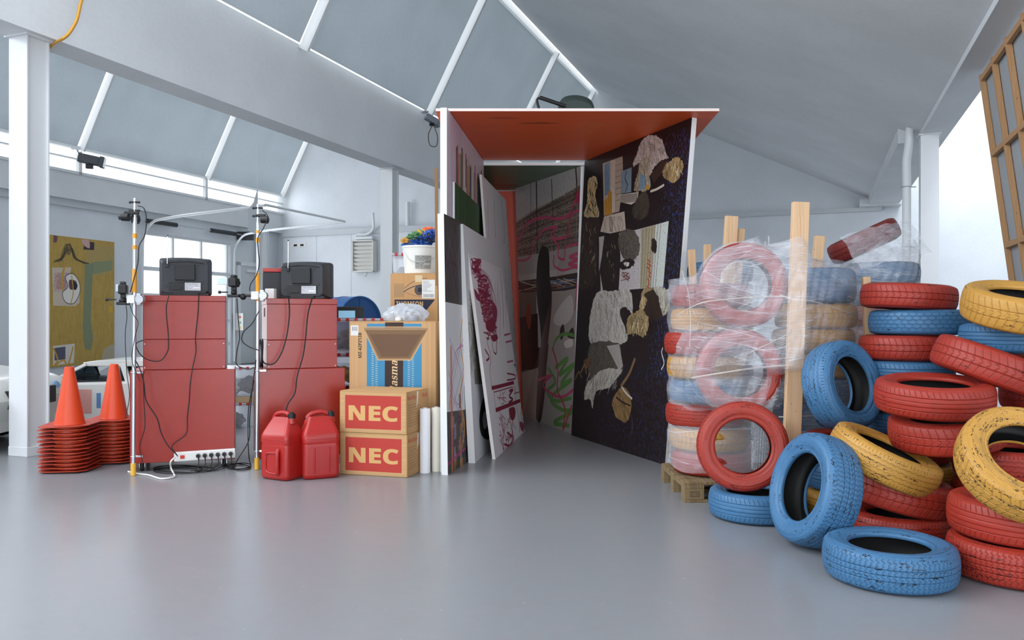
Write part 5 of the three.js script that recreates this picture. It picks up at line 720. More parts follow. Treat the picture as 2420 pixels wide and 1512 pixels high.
const crimMap = print([[1170, 1085], [1240, 1015], [1186, 636], [1108, 596]], 1100, 1200, ({ x, W, H, poly, curve, line, blob }) => {
  x.fillStyle = '#efecee'; x.fillRect(0, 0, W, H); const C = '#8f1740', A = 'rgba(143,23,64,.85)';
  blob(z6([[400, 1240], [450, 1270], [490, 1340], [500, 1430], [520, 1520], [500, 1600], [440, 1560], [400, 1450]]).map(([a, b]) => [a, b]), 'rgba(190,150,165,.6)');
  const body = z7([[400, 40], [440, 20], [500, 120], [525, 250], [515, 330], [525, 440], [520, 555], [505, 540], [485, 430], [450, 350], [420, 240], [400, 120]]);
  for (let i = 0; i < 420; i++) { const t = rnd(), a = 405 + t * 70 + rr(-25, 45), b = 20 + t * 380 + rr(-20, 60); curve(z7([[a, b], [a + 8, b + 6], [a + 16, b]]), A, 6); }
  curve(body, C, 12, true); blob(z7([[450, 330], [500, 310], [520, 360], [500, 400], [455, 385]]), C); blob(z7([[490, 430], [525, 420], [535, 450], [505, 470]]), C); blob(z7([[365, 100], [400, 150], [410, 190], [380, 170]]), A); blob(z7([[500, 200], [530, 250], [520, 340], [500, 300]]), A);
  for (let i = 0; i < 60; i++) { const p = z6([[rr(345, 420), rr(1170, 1300)], [rr(345, 420), rr(1170, 1300)]]); curve(p, A, 7); }
  curve(z7([[430, 400], [470, 420], [455, 460], [480, 560], [475, 680], [490, 790]]), A, 9); curve(z7([[440, 520], [470, 580], [450, 600]]), C, 14); for (let i = 0; i < 22; i++) { const a = rr(490, 640), b = rr(0, 300); curve(z7([[a, b], [a + rr(-6, 6), b + rr(60, 200)], [a + rr(-12, 12), b + rr(220, 420)]]), 'rgba(143,23,64,.4)', 4); } curve(z7([[550, 0], [560, 80], [570, 200], [575, 380]]), A, 10);
  line(z7([[490, 800], [645, 770]]), C, 24); line(z7([[520, 965], [690, 905]]), C, 26); line(z7([[500, 800], [520, 960]]), A, 8); line(z7([[645, 770], [662, 920]]), A, 14); line(z7([[505, 830], [640, 800]]), A, 7); curve(z7([[615, 830], [640, 820], [615, 870], [640, 890], [612, 915]]), C, 16); for (let i = 0; i < 12; i++) line(z7([[rr(520, 600), rr(820, 930)], [rr(520, 600), rr(820, 930)]]), A, 5); line(z7([[660, 800], [660, 850]]), A, 10); line(z7([[650, 850], [690, 840]]), A, 8);
  for (const [a, b, c, d] of [[545, 960, 575, 1290], [610, 940, 650, 1200], [660, 920, 690, 1140], [700, 940, 716, 1110], [560, 1000, 610, 1280], [640, 1000, 645, 1210]]) curve(z7([[a, b], [(a + c) / 2 + rr(-10, 10), (b + d) / 2], [c, d]]), A, 12); blob(z7([[615, 960], [650, 950], [655, 1030], [635, 1050]]), C); blob(z7([[690, 1060], [718, 1080], [715, 1140], [698, 1120]]), A);
  for (let i = 0; i < 60; i++) { const a = rr(540, 650), b = rr(1000, 1260); curve(z7([[a, b], [a + rr(-14, 14), b + rr(10, 40)]]), A, 8); } curve(z7([[580, 1230], [620, 1240], [640, 1180], [600, 1140]]), C, 16); curve(z7([[600, 700], [655, 720], [655, 740], [600, 750]]), A, 12); for (const [a, b] of [[580, 430], [590, 480], [600, 620]]) line(z7([[a, b], [a + 40, b - 6]]), 'rgba(170,60,120,.8)', 14);
  curve(z7([[630, 420], [645, 480], [650, 560], [665, 640], [672, 690]]), '#1b1518', 10); curve(z7([[648, 640], [672, 680]]), '#1b1518', 14); curve(z7([[700, 780], [705, 850]]), '#2a2226', 8);
});
board('leaning_canvas', 'white canvas with crimson drawing leaning at the shed entrance', 'canvas', V3(-0.155, 0, -7.51), V3(0.15, 0, -9.42), V3(-0.122, 1.9, -9.4), V3(-0.405, 1.92, -7.48), 0.03, mat(0xffffff, 0.5, { map: crimMap }), mat(0xe5dfdc, 0.6), { face: 'drawn_canvas', body: 'stretcher' });
single('leaning_batten', 'brown wooden batten leaning behind the white bucket', 'batten', bar(V3(-0.72, 0.0, -7.9), V3(-0.725, 2.75, -7.7), 0.03, 0.05), mat(0x8a6740, 0.7));

// ---------- office chair on the shed roof ----------
{
  const t = thing('office_chair', 'black and green office chair on the shed roof', 'chair', V3(0.56, 3.143, -8.75), 0), G = mat(0x2d3a35, 0.6);
  part(t, 'seat', bx(-0.22, 0.22, 0.18, 0.25, -0.22, 0.2, 0.03), G);
  part(t, 'backrest', loft([rring(-0.18, 0.2, 0.28, 0.5, 0.02, 0.06, 0.05), rring(-0.19, 0.21, 0.26, 0.56, -0.02, 0.08, 0.06), rring(-0.17, 0.19, 0.28, 0.54, -0.05, 0.07, 0.05)].reverse()).rotateZ(-0.08).translate(0.1, 0.02, -0.1), G, 'dark green padded backrest');
  part(t, 'armrest', merge(rod(V3(-0.26, 0.55, 0.1), V3(0.02, 0.47, 0.05), 0.022), tube([V3(-0.26, 0.55, 0.1), V3(-0.29, 0.53, 0.1), V3(-0.27, 0.42, 0.1), V3(-0.26, 0.2, 0.08), V3(-0.2, 0.19, 0.05)], 0.014)), BLACK);
  part(t, 'back_post', rod(V3(0.1, 0.19, -0.12), V3(0.1, 0.4, -0.16), 0.02), BLACK); part(t, 'gas_post', cyl(0.03, 0.025, 0.15, 0, 0.03, 0, 14), BLACK);
  for (let i = 0; i < 5; i++) part(t, 'base_leg', bar(V3(0, 0.05, 0), V3(Math.cos(i * 1.257) * 0.27, 0.02, Math.sin(i * 1.257) * 0.27), 0.035, 0.03, V3(0, 1, 0)), BLACK);
}
// ---------- tyres ----------
const TREADS = {
  rib: { grooves: [-0.5, -0.17, 0.17, 0.5], lat: (x, s, k) => { for (let i = 0; i < 64; i++) for (const sd of [-1, 1]) s([[i / 64, sd * 0.6], [i / 64 + 0.006, sd * 1.0]], 3.5); } },
  chipped: { grooves: [-0.5, -0.17, 0.17, 0.5], chips: true, lat: (x, s) => { for (let i = 0; i < 64; i++) for (const sd of [-1, 1]) s([[i / 64, sd * 0.6], [i / 64 + 0.006, sd * 1.0]], 3.5); } },
  block: { grooves: [-0.36, 0, 0.36], lat: (x, s) => { for (let i = 0; i < 76; i++) for (let b = -2; b < 2; b++) { const y0 = b * 0.5; s([[i / 76, y0], [i / 76 + 0.003, y0 + 0.12], [i / 76 - 0.002, y0 + 0.25], [i / 76 + 0.005, y0 + 0.38], [i / 76 + 0.002, y0 + 0.5]], 4); } } },
  chevron: { grooves: [-0.3, 0.3], lat: (x, s) => { for (let i = 0; i < 48; i++) { s([[i / 48, 0.05], [i / 48 + 0.008, 0.2], [i / 48 + 0.002, 0.3]], 5); s([[i / 48, -0.05], [i / 48 + 0.008, -0.2], [i / 48 + 0.002, -0.3]], 5); s([[i / 48 + 0.004, 0.3], [i / 48 + 0.014, 0.95]], 4); s([[i / 48 + 0.004, -0.3], [i / 48 + 0.014, -0.95]], 4); } } },
  hex: { grooves: [], lat: (x, s) => { for (let r = -2; r <= 2; r++) for (let i = 0; i < 44; i++) { const cx = (i + (r & 1 ? 0.5 : 0)) / 44, cy = r * 0.4, a = 1 / 44 / 2; s([[cx - a, cy - 0.1], [cx, cy - 0.22], [cx + a, cy - 0.1], [cx + a, cy + 0.1], [cx, cy + 0.22], [cx - a, cy + 0.1], [cx - a, cy - 0.1]], 4.5); } } },
  wave: { grooves: [], lat: (x, s) => { for (const c of [-0.55, -0.2, 0.2, 0.55]) { const p = []; for (let i = 0; i <= 480; i++) p.push([i / 480, c + 0.045 * (Math.abs((i % 8) - 4) / 2 - 1)]); s(p, 7); } for (let i = 0; i < 90; i++) for (const sd of [-1, 1]) s([[i / 90, sd * 0.78], [i / 90, sd * 0.98]], 3); } },
};
TREADS.dirty = { ...TREADS.chevron, chips: true };
const VT0 = 0.34, VT1 = 0.66, TW = 2048, TH = 512;
function treadTextures(kind, wear) {
  const T = TREADS[kind], toY = (q) => ((VT0 + VT1) / 2 - q * (VT1 - VT0) / 2) * TH;
  const strokes = (x, style, extra = 0) => T.lat(x, (pts, w) => { x.strokeStyle = style; x.lineWidth = w + extra; x.lineJoin = 'round'; x.beginPath(); pts.forEach(([u, q], i) => x[i ? 'lineTo' : 'moveTo'](u * TW, toY(q))); x.stroke(); });
  const s0 = seedN;
  const map = canvasTex(TW, TH, (x) => {
    x.fillStyle = '#f4f2f0'; x.fillRect(0, 0, TW, TH);
    for (let i = 0; i < 2600; i++) { x.fillStyle = rnd() < 0.5 ? 'rgba(200,196,190,.16)' : 'rgba(255,255,255,.2)'; x.beginPath(); x.ellipse(rr(0, TW), rr(0, TH), rr(4, 40), rr(2, 8), 0, 0, 7); x.fill(); }
    // scuffs and chips where the paint is gone and the black rubber shows, as on the photographed tyres
    for (let i = 0; i < wear; i++) { const v = rr(0.03, 0.97), u = rr(0, TW), n = 1 + rnd() * 9; for (let k = 0; k < n; k++) { x.fillStyle = `rgba(${20 + rr(0, 30) | 0},${18 + rr(0, 20) | 0},${18 + rr(0, 20) | 0},${rr(0.6, 0.95)})`; x.beginPath(); x.ellipse(u + k * rr(4, 14), v * TH + rr(-4, 4), rr(1.5, 9), rr(0.8, 3), rr(-0.4, 0.4), 0, 7); x.fill(); } }
    if (T.chips) for (let i = 0; i < 420; i++) { const u = [rr(0.05, 0.3), rr(0.42, 0.6), rr(0.7, 0.95)][i % 3] * TW, v = rr(0.03, 0.97); for (const q of [v]) { x.fillStyle = `rgba(28,22,24,${rr(0.5, 0.9)})`; x.fillRect(u, q * TH, rr(2, 9), rr(1, 5)); } }
    for (let i = 0; i < wear * 2; i++) { x.fillStyle = 'rgba(110,96,84,.35)'; x.fillRect(rr(0, TW), rr(0, TH), rr(2, 30), rr(1, 2)); }
  });
  const bump = canvasTex(TW, TH, (x) => {
    x.fillStyle = '#c0c0c0'; x.fillRect(0, 0, TW, TH); strokes(x, '#181818', 0.2); x.fillStyle = '#e8e8e8'; x.font = 'bold 40px sans-serif';
    for (const [u, v] of [[160, 0.2], [900, 0.2], [1500, 0.2]]) x.fillText('RADIAL', u, v * TH + 14); x.font = '22px sans-serif'; for (const u of [520, 1250, 1800]) x.fillText('185/65 R15 TUBELESS', u, 0.155 * TH);
    for (const v of [0.085, 0.13, 0.255, 0.3, 0.7, 0.745, 0.87, 0.915]) { x.fillStyle = '#e0e0e0'; x.fillRect(0, v * TH - 2, TW, 4); }
    for (let i = 0; i < 160; i++) { x.fillStyle = '#8a8a8a'; x.fillRect(i * TW / 160, 0.305 * TH, 3, 0.03 * TH); x.fillRect(i * TW / 160, 0.665 * TH, 3, 0.03 * TH); }
  }, false);
  for (const t of [map, bump]) t.wrapS = t.wrapT = THREE.RepeatWrapping;
  return { map, bump };
}
const TEX = { rib: treadTextures('rib', 26), chipped: treadTextures('chipped', 60), block: treadTextures('block', 190), chevron: treadTextures('chevron', 40), dirty: treadTextures('dirty', 340), hex: treadTextures('hex', 90), wave: treadTextures('wave', 190) };
const PAINT = { red: 0xa32f1f, blue: 0x40749f, yellow: 0xc5933f, dark: 0x7a2622 };
const tyreMats = {}, tyreGeos = {};
function tyreMat(c, k) { return tyreMats[c + k] ??= mat(PAINT[c], 0.5, { map: TEX[k].map, bumpMap: TEX[k].bump, bumpScale: 0.0065 }); }
function tyreGeo(k, R, W, Rin) {
  const key = [k, R, W, Rin].join(); if (tyreGeos[key]) return tyreGeos[key];
  const h = W / 2, mid = (R + Rin) / 2, side = [[Rin + 0.004, 0.6, 0], [Rin, 0.7, 0.02], [Rin + 0.003, 0.79, 0.04], [Rin + 0.012, 0.85, 0.06], [Rin + 0.017, 0.86, 0.072], [Rin + 0.022, 0.83, 0.085], [Rin + 0.032, 0.9, 0.11], [mid - 0.012, 0.97, 0.16], [mid + 0.014, 1.0, 0.2], [R - 0.05, 0.985, 0.25], [R - 0.032, 0.94, 0.29], [R - 0.02, 0.875, 0.32]];
  const P = side.map(([r, y, v]) => [r, y * h, v]), G = TREADS[k].grooves;
  const ss = []; for (let i = 0; i <= 28; i++) ss.push([1 - 2 * i / 28, 0]); for (const g of G) ss.push([g + 0.03, 0], [g + 0.018, 0.005], [g - 0.018, 0.005], [g - 0.03, 0]);
  ss.filter(([s, d], i) => i > 28 || !G.some((g) => Math.abs(s - g) < 0.032)).sort((a, b) => b[0] - a[0]).forEach(([s, d]) => P.push([R - 0.012 * Math.pow(Math.abs(s), 2.6) - d, s * 0.8 * h, VT0 + (VT1 - VT0) * (1 - s) / 2]));
  side.slice().reverse().forEach(([r, y, v]) => P.push([r, -y * h, 1 - v]));
  const S = 104, pos = [], uv = [], idx = [];
  for (let j = 0; j <= S; j++) { const a = j / S * Math.PI * 2, c = Math.cos(a), s = Math.sin(a); P.forEach(([r, y, v]) => { pos.push(r * c, y, r * s); uv.push(j / S, 1 - v); }); }
  for (let j = 0; j < S; j++) for (let i = 0; i < P.length - 1; i++) { const a = j * P.length + i, b = a + P.length; idx.push(a, b, a + 1, b, b + 1, a + 1); }
  const g = new THREE.BufferGeometry(); g.setAttribute('position', new THREE.Float32BufferAttribute(pos, 3)); g.setAttribute('uv', new THREE.Float32BufferAttribute(uv, 2)); g.setIndex(idx); g.computeVertexNormals();
  const n = g.attributes.normal, p = g.attributes.position; let flip = 0; const t = Math.floor(P.length / 2); if (n.getX(t) * p.getX(t) + n.getZ(t) * p.getZ(t) < 0) flip = 1;
  if (flip) { const ix = g.index.array; for (let i = 0; i < ix.length; i += 3) { const q = ix[i]; ix[i] = ix[i + 1]; ix[i + 1] = q; } g.computeVertexNormals(); }
  for (let i = 0; i < P.length; i++) { const b = S * P.length + i, v = V3(n.getX(i) + n.getX(b), n.getY(i) + n.getY(b), n.getZ(i) + n.getZ(b)).normalize(); n.setXYZ(i, v.x, v.y, v.z); n.setXYZ(b, v.x, v.y, v.z); }
  const inner = lathe([[Rin + 0.004, 0.6 * h], [Rin + 0.012, 0.66 * h], [Rin + 0.03, 0.76 * h], [mid, 0.86 * h], [R - 0.05, 0.82 * h], [R - 0.022, 0.6 * h], [R - 0.016, 0], [R - 0.022, -0.6 * h], [R - 0.05, -0.82 * h], [mid, -0.86 * h], [Rin + 0.03, -0.76 * h], [Rin + 0.012, -0.66 * h], [Rin + 0.004, -0.6 * h]], 56);
  return tyreGeos[key] = { g, inner };
}
const LINER = mat(0x121110, 0.6, { side: THREE.DoubleSide });
function tyre(color, k, R, W, p, axis, label, group, spin = rr(0, 6)) {
  const t = thing('tyre', label, 'tyre', p, 0, group), Rin = R * 0.6, { g, inner } = tyreGeo(k, R, W, Math.round(Rin * 1000) / 1000);
  t.quaternion.setFromUnitVectors(V3(0, 1, 0), V3(...axis).normalize()).multiply(new THREE.Quaternion().setFromAxisAngle(V3(0, 1, 0), spin));
  part(t, 'painted_carcass', g, tyreMat(color, k)); part(t, 'inner_liner', inner, LINER, 'unpainted black inside'); return t;
}
const PILE = 'loose painted tyres piled by the wrapped pallet', UP = [0, 1, 0];
// on the floor
tyre('blue', 'block', 0.318, 0.19, V3(1.905, 0.096, -4.06), UP, 'blue tyre lying flat alone on the floor before the pile', PILE, 0.4);
tyre('blue', 'rib', 0.3, 0.185, V3(1.61, 0.094, -5.33), UP, 'blue tyre lying flat beside the wooden pallet', PILE);
tyre('red', 'wave', 0.3, 0.18, V3(2.29, 0.091, -4.76), UP, 'red tyre flat on the floor behind the lone blue one', PILE);
tyre('red', 'block', 0.32, 0.195, V3(2.57, 0.099, -4.1), UP, 'red block tread tyre flat on the floor under another red', PILE, 1.2);
tyre('red', 'rib', 0.318, 0.195, V3(2.585, 0.296, -4.12), [0.02, 1, 0.02], 'smooth red tyre lying on the red block tread tyre', PILE);
// leaning ones in front
tyre('blue', 'block', 0.325, 0.225, V3(1.735, 0.325, -4.62), [-0.95, 0.27, 0.18], 'worn blue tyre standing tilted at the front of the pile', PILE, 2.0);
tyre('red', 'chipped', 0.292, 0.18, V3(1.5, 0.478, -5.24), [-0.2, 0.12, 0.97], 'red tyre with chipped paint standing on the blue flat one', PILE, 1.1);
tyre('red', 'chevron', 0.315, 0.19, V3(2.28, 0.3, -4.76), [0.2, 0.97, 0.06], 'red tyre tilted under the yellow wavy tread tyre', PILE);
tyre('yellow', 'wave', 0.315, 0.185, V3(2.165, 0.495, -4.68), [0.36, 0.9, 0.2], 'yellow wavy tread tyre sloping under the red pair', PILE, 0.5);
tyre('yellow', 'dirty', 0.318, 0.19, V3(2.5, 0.6, -3.9), [-0.06, 0.74, 0.67], 'dirty yellow tyre leaning back on the smooth red tyre', PILE, 2.6);
tyre('red', 'chevron', 0.315, 0.19, V3(2.56, 0.655, -4.74), [-0.12, 0.98, 0.08], 'red tyre lower in the pair above the sloping yellow one', PILE);
tyre('red', 'rib', 0.322, 0.19, V3(2.475, 0.855, -4.72), [-0.02, 0.99, 0.1], 'red ribbed tyre topping the pair above the sloping yellow', PILE);
tyre('blue', 'wave', 0.296, 0.215, V3(2.165, 0.87, -5.27), [0.5, 0.22, 0.84], 'blue tyre standing upright against the wrapped stack', PILE);
tyre('red', 'chevron', 0.33, 0.2, V3(2.86, 1.02, -4.8), [0.34, 0.93, 0.12], 'large red tyre sloping down off the red ribbed one', PILE, 2.2);
tyre('yellow', 'chevron', 0.335, 0.205, V3(3.01, 1.375, -4.72), [0.03, 0.96, 0.26], 'yellow tyre on top of the pile by the bright wall', PILE);
tyre('blue', 'rib', 0.315, 0.18, V3(3.12, 1.19, -4.98), UP, 'blue tyre under the topmost yellow one', PILE);
// hidden supports that show in the gaps
for (let i = 0; i < 3; i++) tyre('red', ['rib', 'chevron', 'wave'][i], 0.31, 0.185, V3(2.93, 0.094 + i * 0.187, -4.72), UP, `red tyre ${ordinal[i]}${i ? ' up' : ''} in the shaded stack behind the leaning dirty yellow`, PILE);
for (let i = 0; i < 3; i++) tyre(['yellow', 'blue', 'red'][i], 'rib', 0.29, 0.18, V3(2.24, 0.092 + i * 0.182, -5.36), UP, `${['yellow', 'blue', 'red'][i]} tyre ${ordinal[i]}${i ? ' up' : ''} in the stack under the upright blue tyre`, PILE);
for (let i = 0; i < 6; i++) tyre(['red', 'yellow', 'red', 'blue', 'red', 'red'][i], 'chevron', 0.31, 0.182, V3(3.42, 0.092 + i * 0.183, -5.06), UP, `${['red', 'yellow', 'red', 'blue', 'red', 'red'][i]} tyre ${ordinal[i]}${i ? ' up' : ''} in the rear stack under the top blue tyre`, PILE);
const tall = [['red', 'rib'], ['yellow', 'rib'], ['red', 'chevron'], ['blue', 'rib'], ['red', 'rib'], ['blue', 'rib'], ['red', 'chevron'], ['blue', 'hex'], ['red', 'chevron']];
tall.forEach(([c, k], i) => tyre(c, k, [0.3, 0.3, 0.3, 0.3, 0.3, 0.305, 0.305, 0.325, 0.305][i], 0.168, V3(2.71 + [0, 0.02, -0.02, 0.01, 0, -0.02, -0.01, 0.08, 0][i], 0.088 + i * 0.171, -5.5), i === 8 ? [0.06, 1, 0.01] : UP, `${c} tyre ${ordinal[i]}${i ? ' up' : ''} in the tall loose stack behind the pile`, PILE));

// ---------- pallets ----------
const woodTex = (c0, c1, n) => canvasTex(512, 256, (x, w, h) => { x.fillStyle = c0; x.fillRect(0, 0, w, h); for (let i = 0; i < n; i++) { x.strokeStyle = rnd() < 0.6 ? c1 : 'rgba(255,240,210,.25)'; x.globalAlpha = rr(0.1, 0.4); x.lineWidth = rr(0.6, 2.4); x.beginPath(); let y = rr(0, h); x.moveTo(0, y); for (let k = 1; k <= 8; k++) x.lineTo(k * w / 8, y += rr(-3, 3)); x.stroke(); } x.globalAlpha = 1; for (let i = 0; i < 3; i++) { x.fillStyle = c1; x.beginPath(); x.ellipse(rr(0, w), rr(0, h), rr(4, 8), rr(2, 5), 0, 0, 7); x.fill(); } });
const pineMap = woodTex('#d9b48c', '#a97a4c', 130), greyWood = woodTex('#86714f', '#43321f', 220); for (const t of [pineMap, greyWood]) { t.wrapS = t.wrapT = THREE.RepeatWrapping; t.rotation = Math.PI / 2; t.repeat.set(2, 3); }
const PINE = mat(0xffffff, 0.7, { map: pineMap }), OLDWOOD = mat(0xffffff, 0.85, { map: greyWood });
const stampMap = canvasTex(256, 160, (x, w, h) => { x.fillStyle = '#86704e'; x.fillRect(0, 0, w, h); x.strokeStyle = '#4a3826'; x.lineWidth = 7; x.strokeRect(60, 36, 140, 86); x.strokeRect(74, 48, 112, 60); x.fillStyle = '#4a3826'; x.font = 'bold 44px serif'; x.fillText('EUR', 86, 94); });
function pallet(label, p, turn) {
  const t = thing('pallet', label, 'pallet', p, turn), L = 1.2, D = 0.8;
  for (const z of [-0.72, -0.57, -0.4, -0.23, -0.08]) part(t, 'deck_board', uvBox(bx(0, L, 0.122, 0.144, z - 0.06, z + 0.065, 0.003)), OLDWOOD);
  for (const x of [0.072, 0.6, 1.128]) { part(t, 'cross_board', uvBox(bx(x - 0.072, x + 0.072, 0.1, 0.122, -D, 0, 0.002)), OLDWOOD); for (const z of [-0.05, -0.4, -0.75]) part(t, 'block', uvBox(bx(x - 0.072, x + 0.072, 0.022, 0.1, z - 0.05, z + 0.05, 0.003)), OLDWOOD); }
  for (const z of [-0.05, -0.4, -0.75]) part(t, 'base_board', uvBox(bx(0, L, 0, 0.022, z - 0.05, z + 0.05, 0.002)), OLDWOOD);
  part(t, 'branded_stamp', new THREE.PlaneGeometry(0.12, 0.07).translate(0.075, 0.06, 0.0015), mat(0xffffff, 0.85, { map: stampMap }), 'dark stamp burnt into the block'); return t;
}
pallet('worn wooden pallet under the wrapped tyre stacks', V3(1.225, 0, -5.72), 0.02);
pallet('wooden pallet under the rear wrapped tyre stack', V3(2.72, 0, -6.42), 0);

// ---------- wrapped stacks ----------
const WR = 'tyres under the stretch film';
const leftStack = ['red', 'yellow', 'red', 'blue', 'yellow', 'red', 'yellow', 'red'], SL = V3(1.5, 0, -6.13), SR = V3(2.3, 0, -6.12);
leftStack.forEach((c, i) => tyre(c, ['rib', 'chevron', 'wave'][i % 3], 0.295, 0.174, V3(SL.x + [0.02, 0, -0.03, 0, -0.02, -0.04, 0.01, 0.02][i], 0.234 + i * 0.178, SL.z), UP, `${c} wrapped tyre ${ordinal[i]}${i ? ' up' : ''} in the stack beside the shed`, WR));
const rightStack = ['yellow', 'blue', 'blue', 'blue', 'yellow', 'yellow', 'yellow'];
rightStack.forEach((c, i) => tyre(c, ['chevron', 'rib', 'wave'][i % 3], 0.3, 0.178, V3(SR.x + [0, 0, 0, 0, 0.02, -0.01, 0.01][i], 0.236 + i * 0.182, SR.z), UP, `${c} wrapped tyre ${ordinal[i]}${i ? ' up' : ''} in the stack behind the wooden post`, WR));
tyre('blue', 'rib', 0.29, 0.26, V3(SR.x + 0.01, 1.555, SR.z), UP, 'wide blue wrapped tyre topping the stack behind the wooden post', WR);
tyre('red', 'rib', 0.302, 0.19, V3(1.635, 1.545, -5.68), [-0.12, 0.03, 1], 'red tyre standing wrapped in film, upper of the two', WR);
tyre('red', 'rib', 0.3, 0.19, V3(1.595, 0.94, -5.66), [-0.12, 0.0, 1], 'red tyre standing wrapped in film, lower of the two', WR);
const filmMap = (dense) => canvasTex(1024, 1024, (x, w, h) => {
  x.fillStyle = dense ? '#585858' : '#3e3e3e'; x.fillRect(0, 0, w, h);
  for (let i = 0; i < 260; i++) { x.fillStyle = `rgba(${rnd() < 0.6 ? '130,130,130' : '20,20,20'},.16)`; x.beginPath(); x.ellipse(rr(0, w), rr(0, h), rr(30, 160), rr(8, 40), rr(-0.25, 0.25), 0, 7); x.fill(); }
  for (let i = 0; i < 900; i++) { const a = rr(0, w), b = rr(0, h), L = rr(40, 260), s = rr(-0.22, 0.22), g = rr(110, 235) | 0; x.strokeStyle = `rgba(${g},${g},${g},${rr(0.15, 0.55)})`; x.lineWidth = rr(0.6, 2.6); x.beginPath(); x.moveTo(a, b); x.quadraticCurveTo(a + L / 2, b + L * s / 2 + rr(-8, 8), a + L, b + L * s); x.stroke(); }
  for (let i = 0; i < 40; i++) { x.strokeStyle = `rgba(210,210,210,${rr(0.2, 0.5)})`; x.lineWidth = rr(2, 7); x.beginPath(); const a = rr(0, w), b = rr(0, h); x.moveTo(a, b); x.bezierCurveTo(a + 90, b + rr(-60, 60), a + 170, b + rr(-60, 60), a + 300, b + rr(-120, 120)); x.stroke(); }
}, false);
const filmA = filmMap(false); filmA.wrapS = filmA.wrapT = THREE.RepeatWrapping; filmA.repeat.set(2, 1);
const FILM = new THREE.MeshPhysicalMaterial({ color: 0xe4e8ee, roughness: 0.22, transparent: true, alphaMap: filmA, bumpMap: filmA, bumpScale: 0.006, side: THREE.DoubleSide, clearcoat: 0.6, clearcoatRoughness: 0.12 });
function wrap(label, y0, y1, shapes, offset, topIn) {
  const NY = 46, NA = 132, pos = [], uv = [], idx = [];
  const cx = shapes.reduce((s, q) => s + q.x, 0) / shapes.length, cz = shapes.reduce((s, q) => s + q.z, 0) / shapes.length;
  for (let j = 0; j <= NY; j++) {
    const y = y0 + (y1 - y0) * j / NY, pts = [];
    for (const q of shapes) {
      if (q.flat) { if (y > q.y0 - 0.02 && y < q.y1 + 0.02) { const r = q.r * (0.955 + 0.045 * Math.abs(Math.sin((y - q.y0) / q.pitch * Math.PI))); for (let i = 0; i < 40; i++) pts.push([q.x + Math.cos(i * 0.157) * r, q.z + Math.sin(i * 0.157) * r]); } }
      else { const dy = y - q.cy; if (Math.abs(dy) < q.r) { const c = Math.sqrt(q.r * q.r - dy * dy); for (const s of [-1, 1]) for (const z of [-q.h, q.h]) pts.push([q.x + s * c, q.z + z]); } }
    }
    pts.sort((a, b) => a[0] - b[0] || a[1] - b[1]);
    const half = (P) => { const H = []; for (const p of P) { while (H.length > 1 && (H[H.length - 1][0] - H[H.length - 2][0]) * (p[1] - H[H.length - 2][1]) - (H[H.length - 1][1] - H[H.length - 2][1]) * (p[0] - H[H.length - 2][0]) <= 0) H.pop(); H.push(p); } H.pop(); return H; };
    const hull = [...half(pts), ...half([...pts].reverse())];
    for (let i = 0; i <= NA; i++) {
      const a = i / NA * Math.PI * 2, dx = Math.cos(a), dz = Math.sin(a); let t = 0.05;
      for (let k = 0; k < hull.length; k++) { const p = hull[k], q = hull[(k + 1) % hull.length], ex = q[0] - p[0], ez = q[1] - p[1], den = dx * ez - dz * ex; if (Math.abs(den) < 1e-9) continue; const s = ((p[0] - cx) * ez - (p[1] - cz) * ex) / den, m = ((p[0] - cx) * dz - (p[1] - cz) * dx) / den; if (s > 0 && m >= -0.001 && m <= 1.001) t = Math.max(t, s); }
      const top = topIn ? Math.max(0, (j - NY + 5) / 5) : 0; t = t * (1 - 0.14 * top * top) + offset + 0.004 * Math.sin(a * 23 + j * 0.7) + 0.003 * Math.sin(a * 51 - j * 1.3);
      pos.push(cx + dx * t, y + (topIn ? 0.02 * Math.sin(a * 3 + 1) * top + 0.03 * Math.sin(a * 7) * top : 0) + 0.012 * Math.sin(a * 9) * (j === 0 ? 2 : 0), cz + dz * t); uv.push(i / NA, j / NY);
    }
  }
  for (let j = 0; j < NY; j++) for (let i = 0; i < NA; i++) { const a = j * (NA + 1) + i, b = a + NA + 1; idx.push(a, b, a + 1, b, b + 1, a + 1); }
  const g = new THREE.BufferGeometry(); g.setAttribute('position', new THREE.Float32BufferAttribute(pos, 3)); g.setAttribute('uv', new THREE.Float32BufferAttribute(uv, 2)); g.setIndex(idx); g.computeVertexNormals();
  return single('stretch_film', label, 'stretch film', g, FILM);
}
wrap('clear stretch film wound round the tyre stacks beside the shed', 0.2, 1.86, [{ flat: 1, x: 1.5, z: -6.13, r: 0.3, y0: 0.145, y1: 1.6, pitch: 0.178 }, { flat: 1, x: 2.3, z: -6.12, r: 0.305, y0: 0.145, y1: 1.7, pitch: 0.182 }, { flat: 1, x: 1.955, z: -5.5, r: 0.085, y0: 0.95, y1: 1.9, pitch: 9 }, { x: 1.635, cy: 1.545, z: -5.68, r: 0.308, h: 0.1 }, { x: 1.595, cy: 0.94, z: -5.66, r: 0.304, h: 0.1 }], 0.014, true);
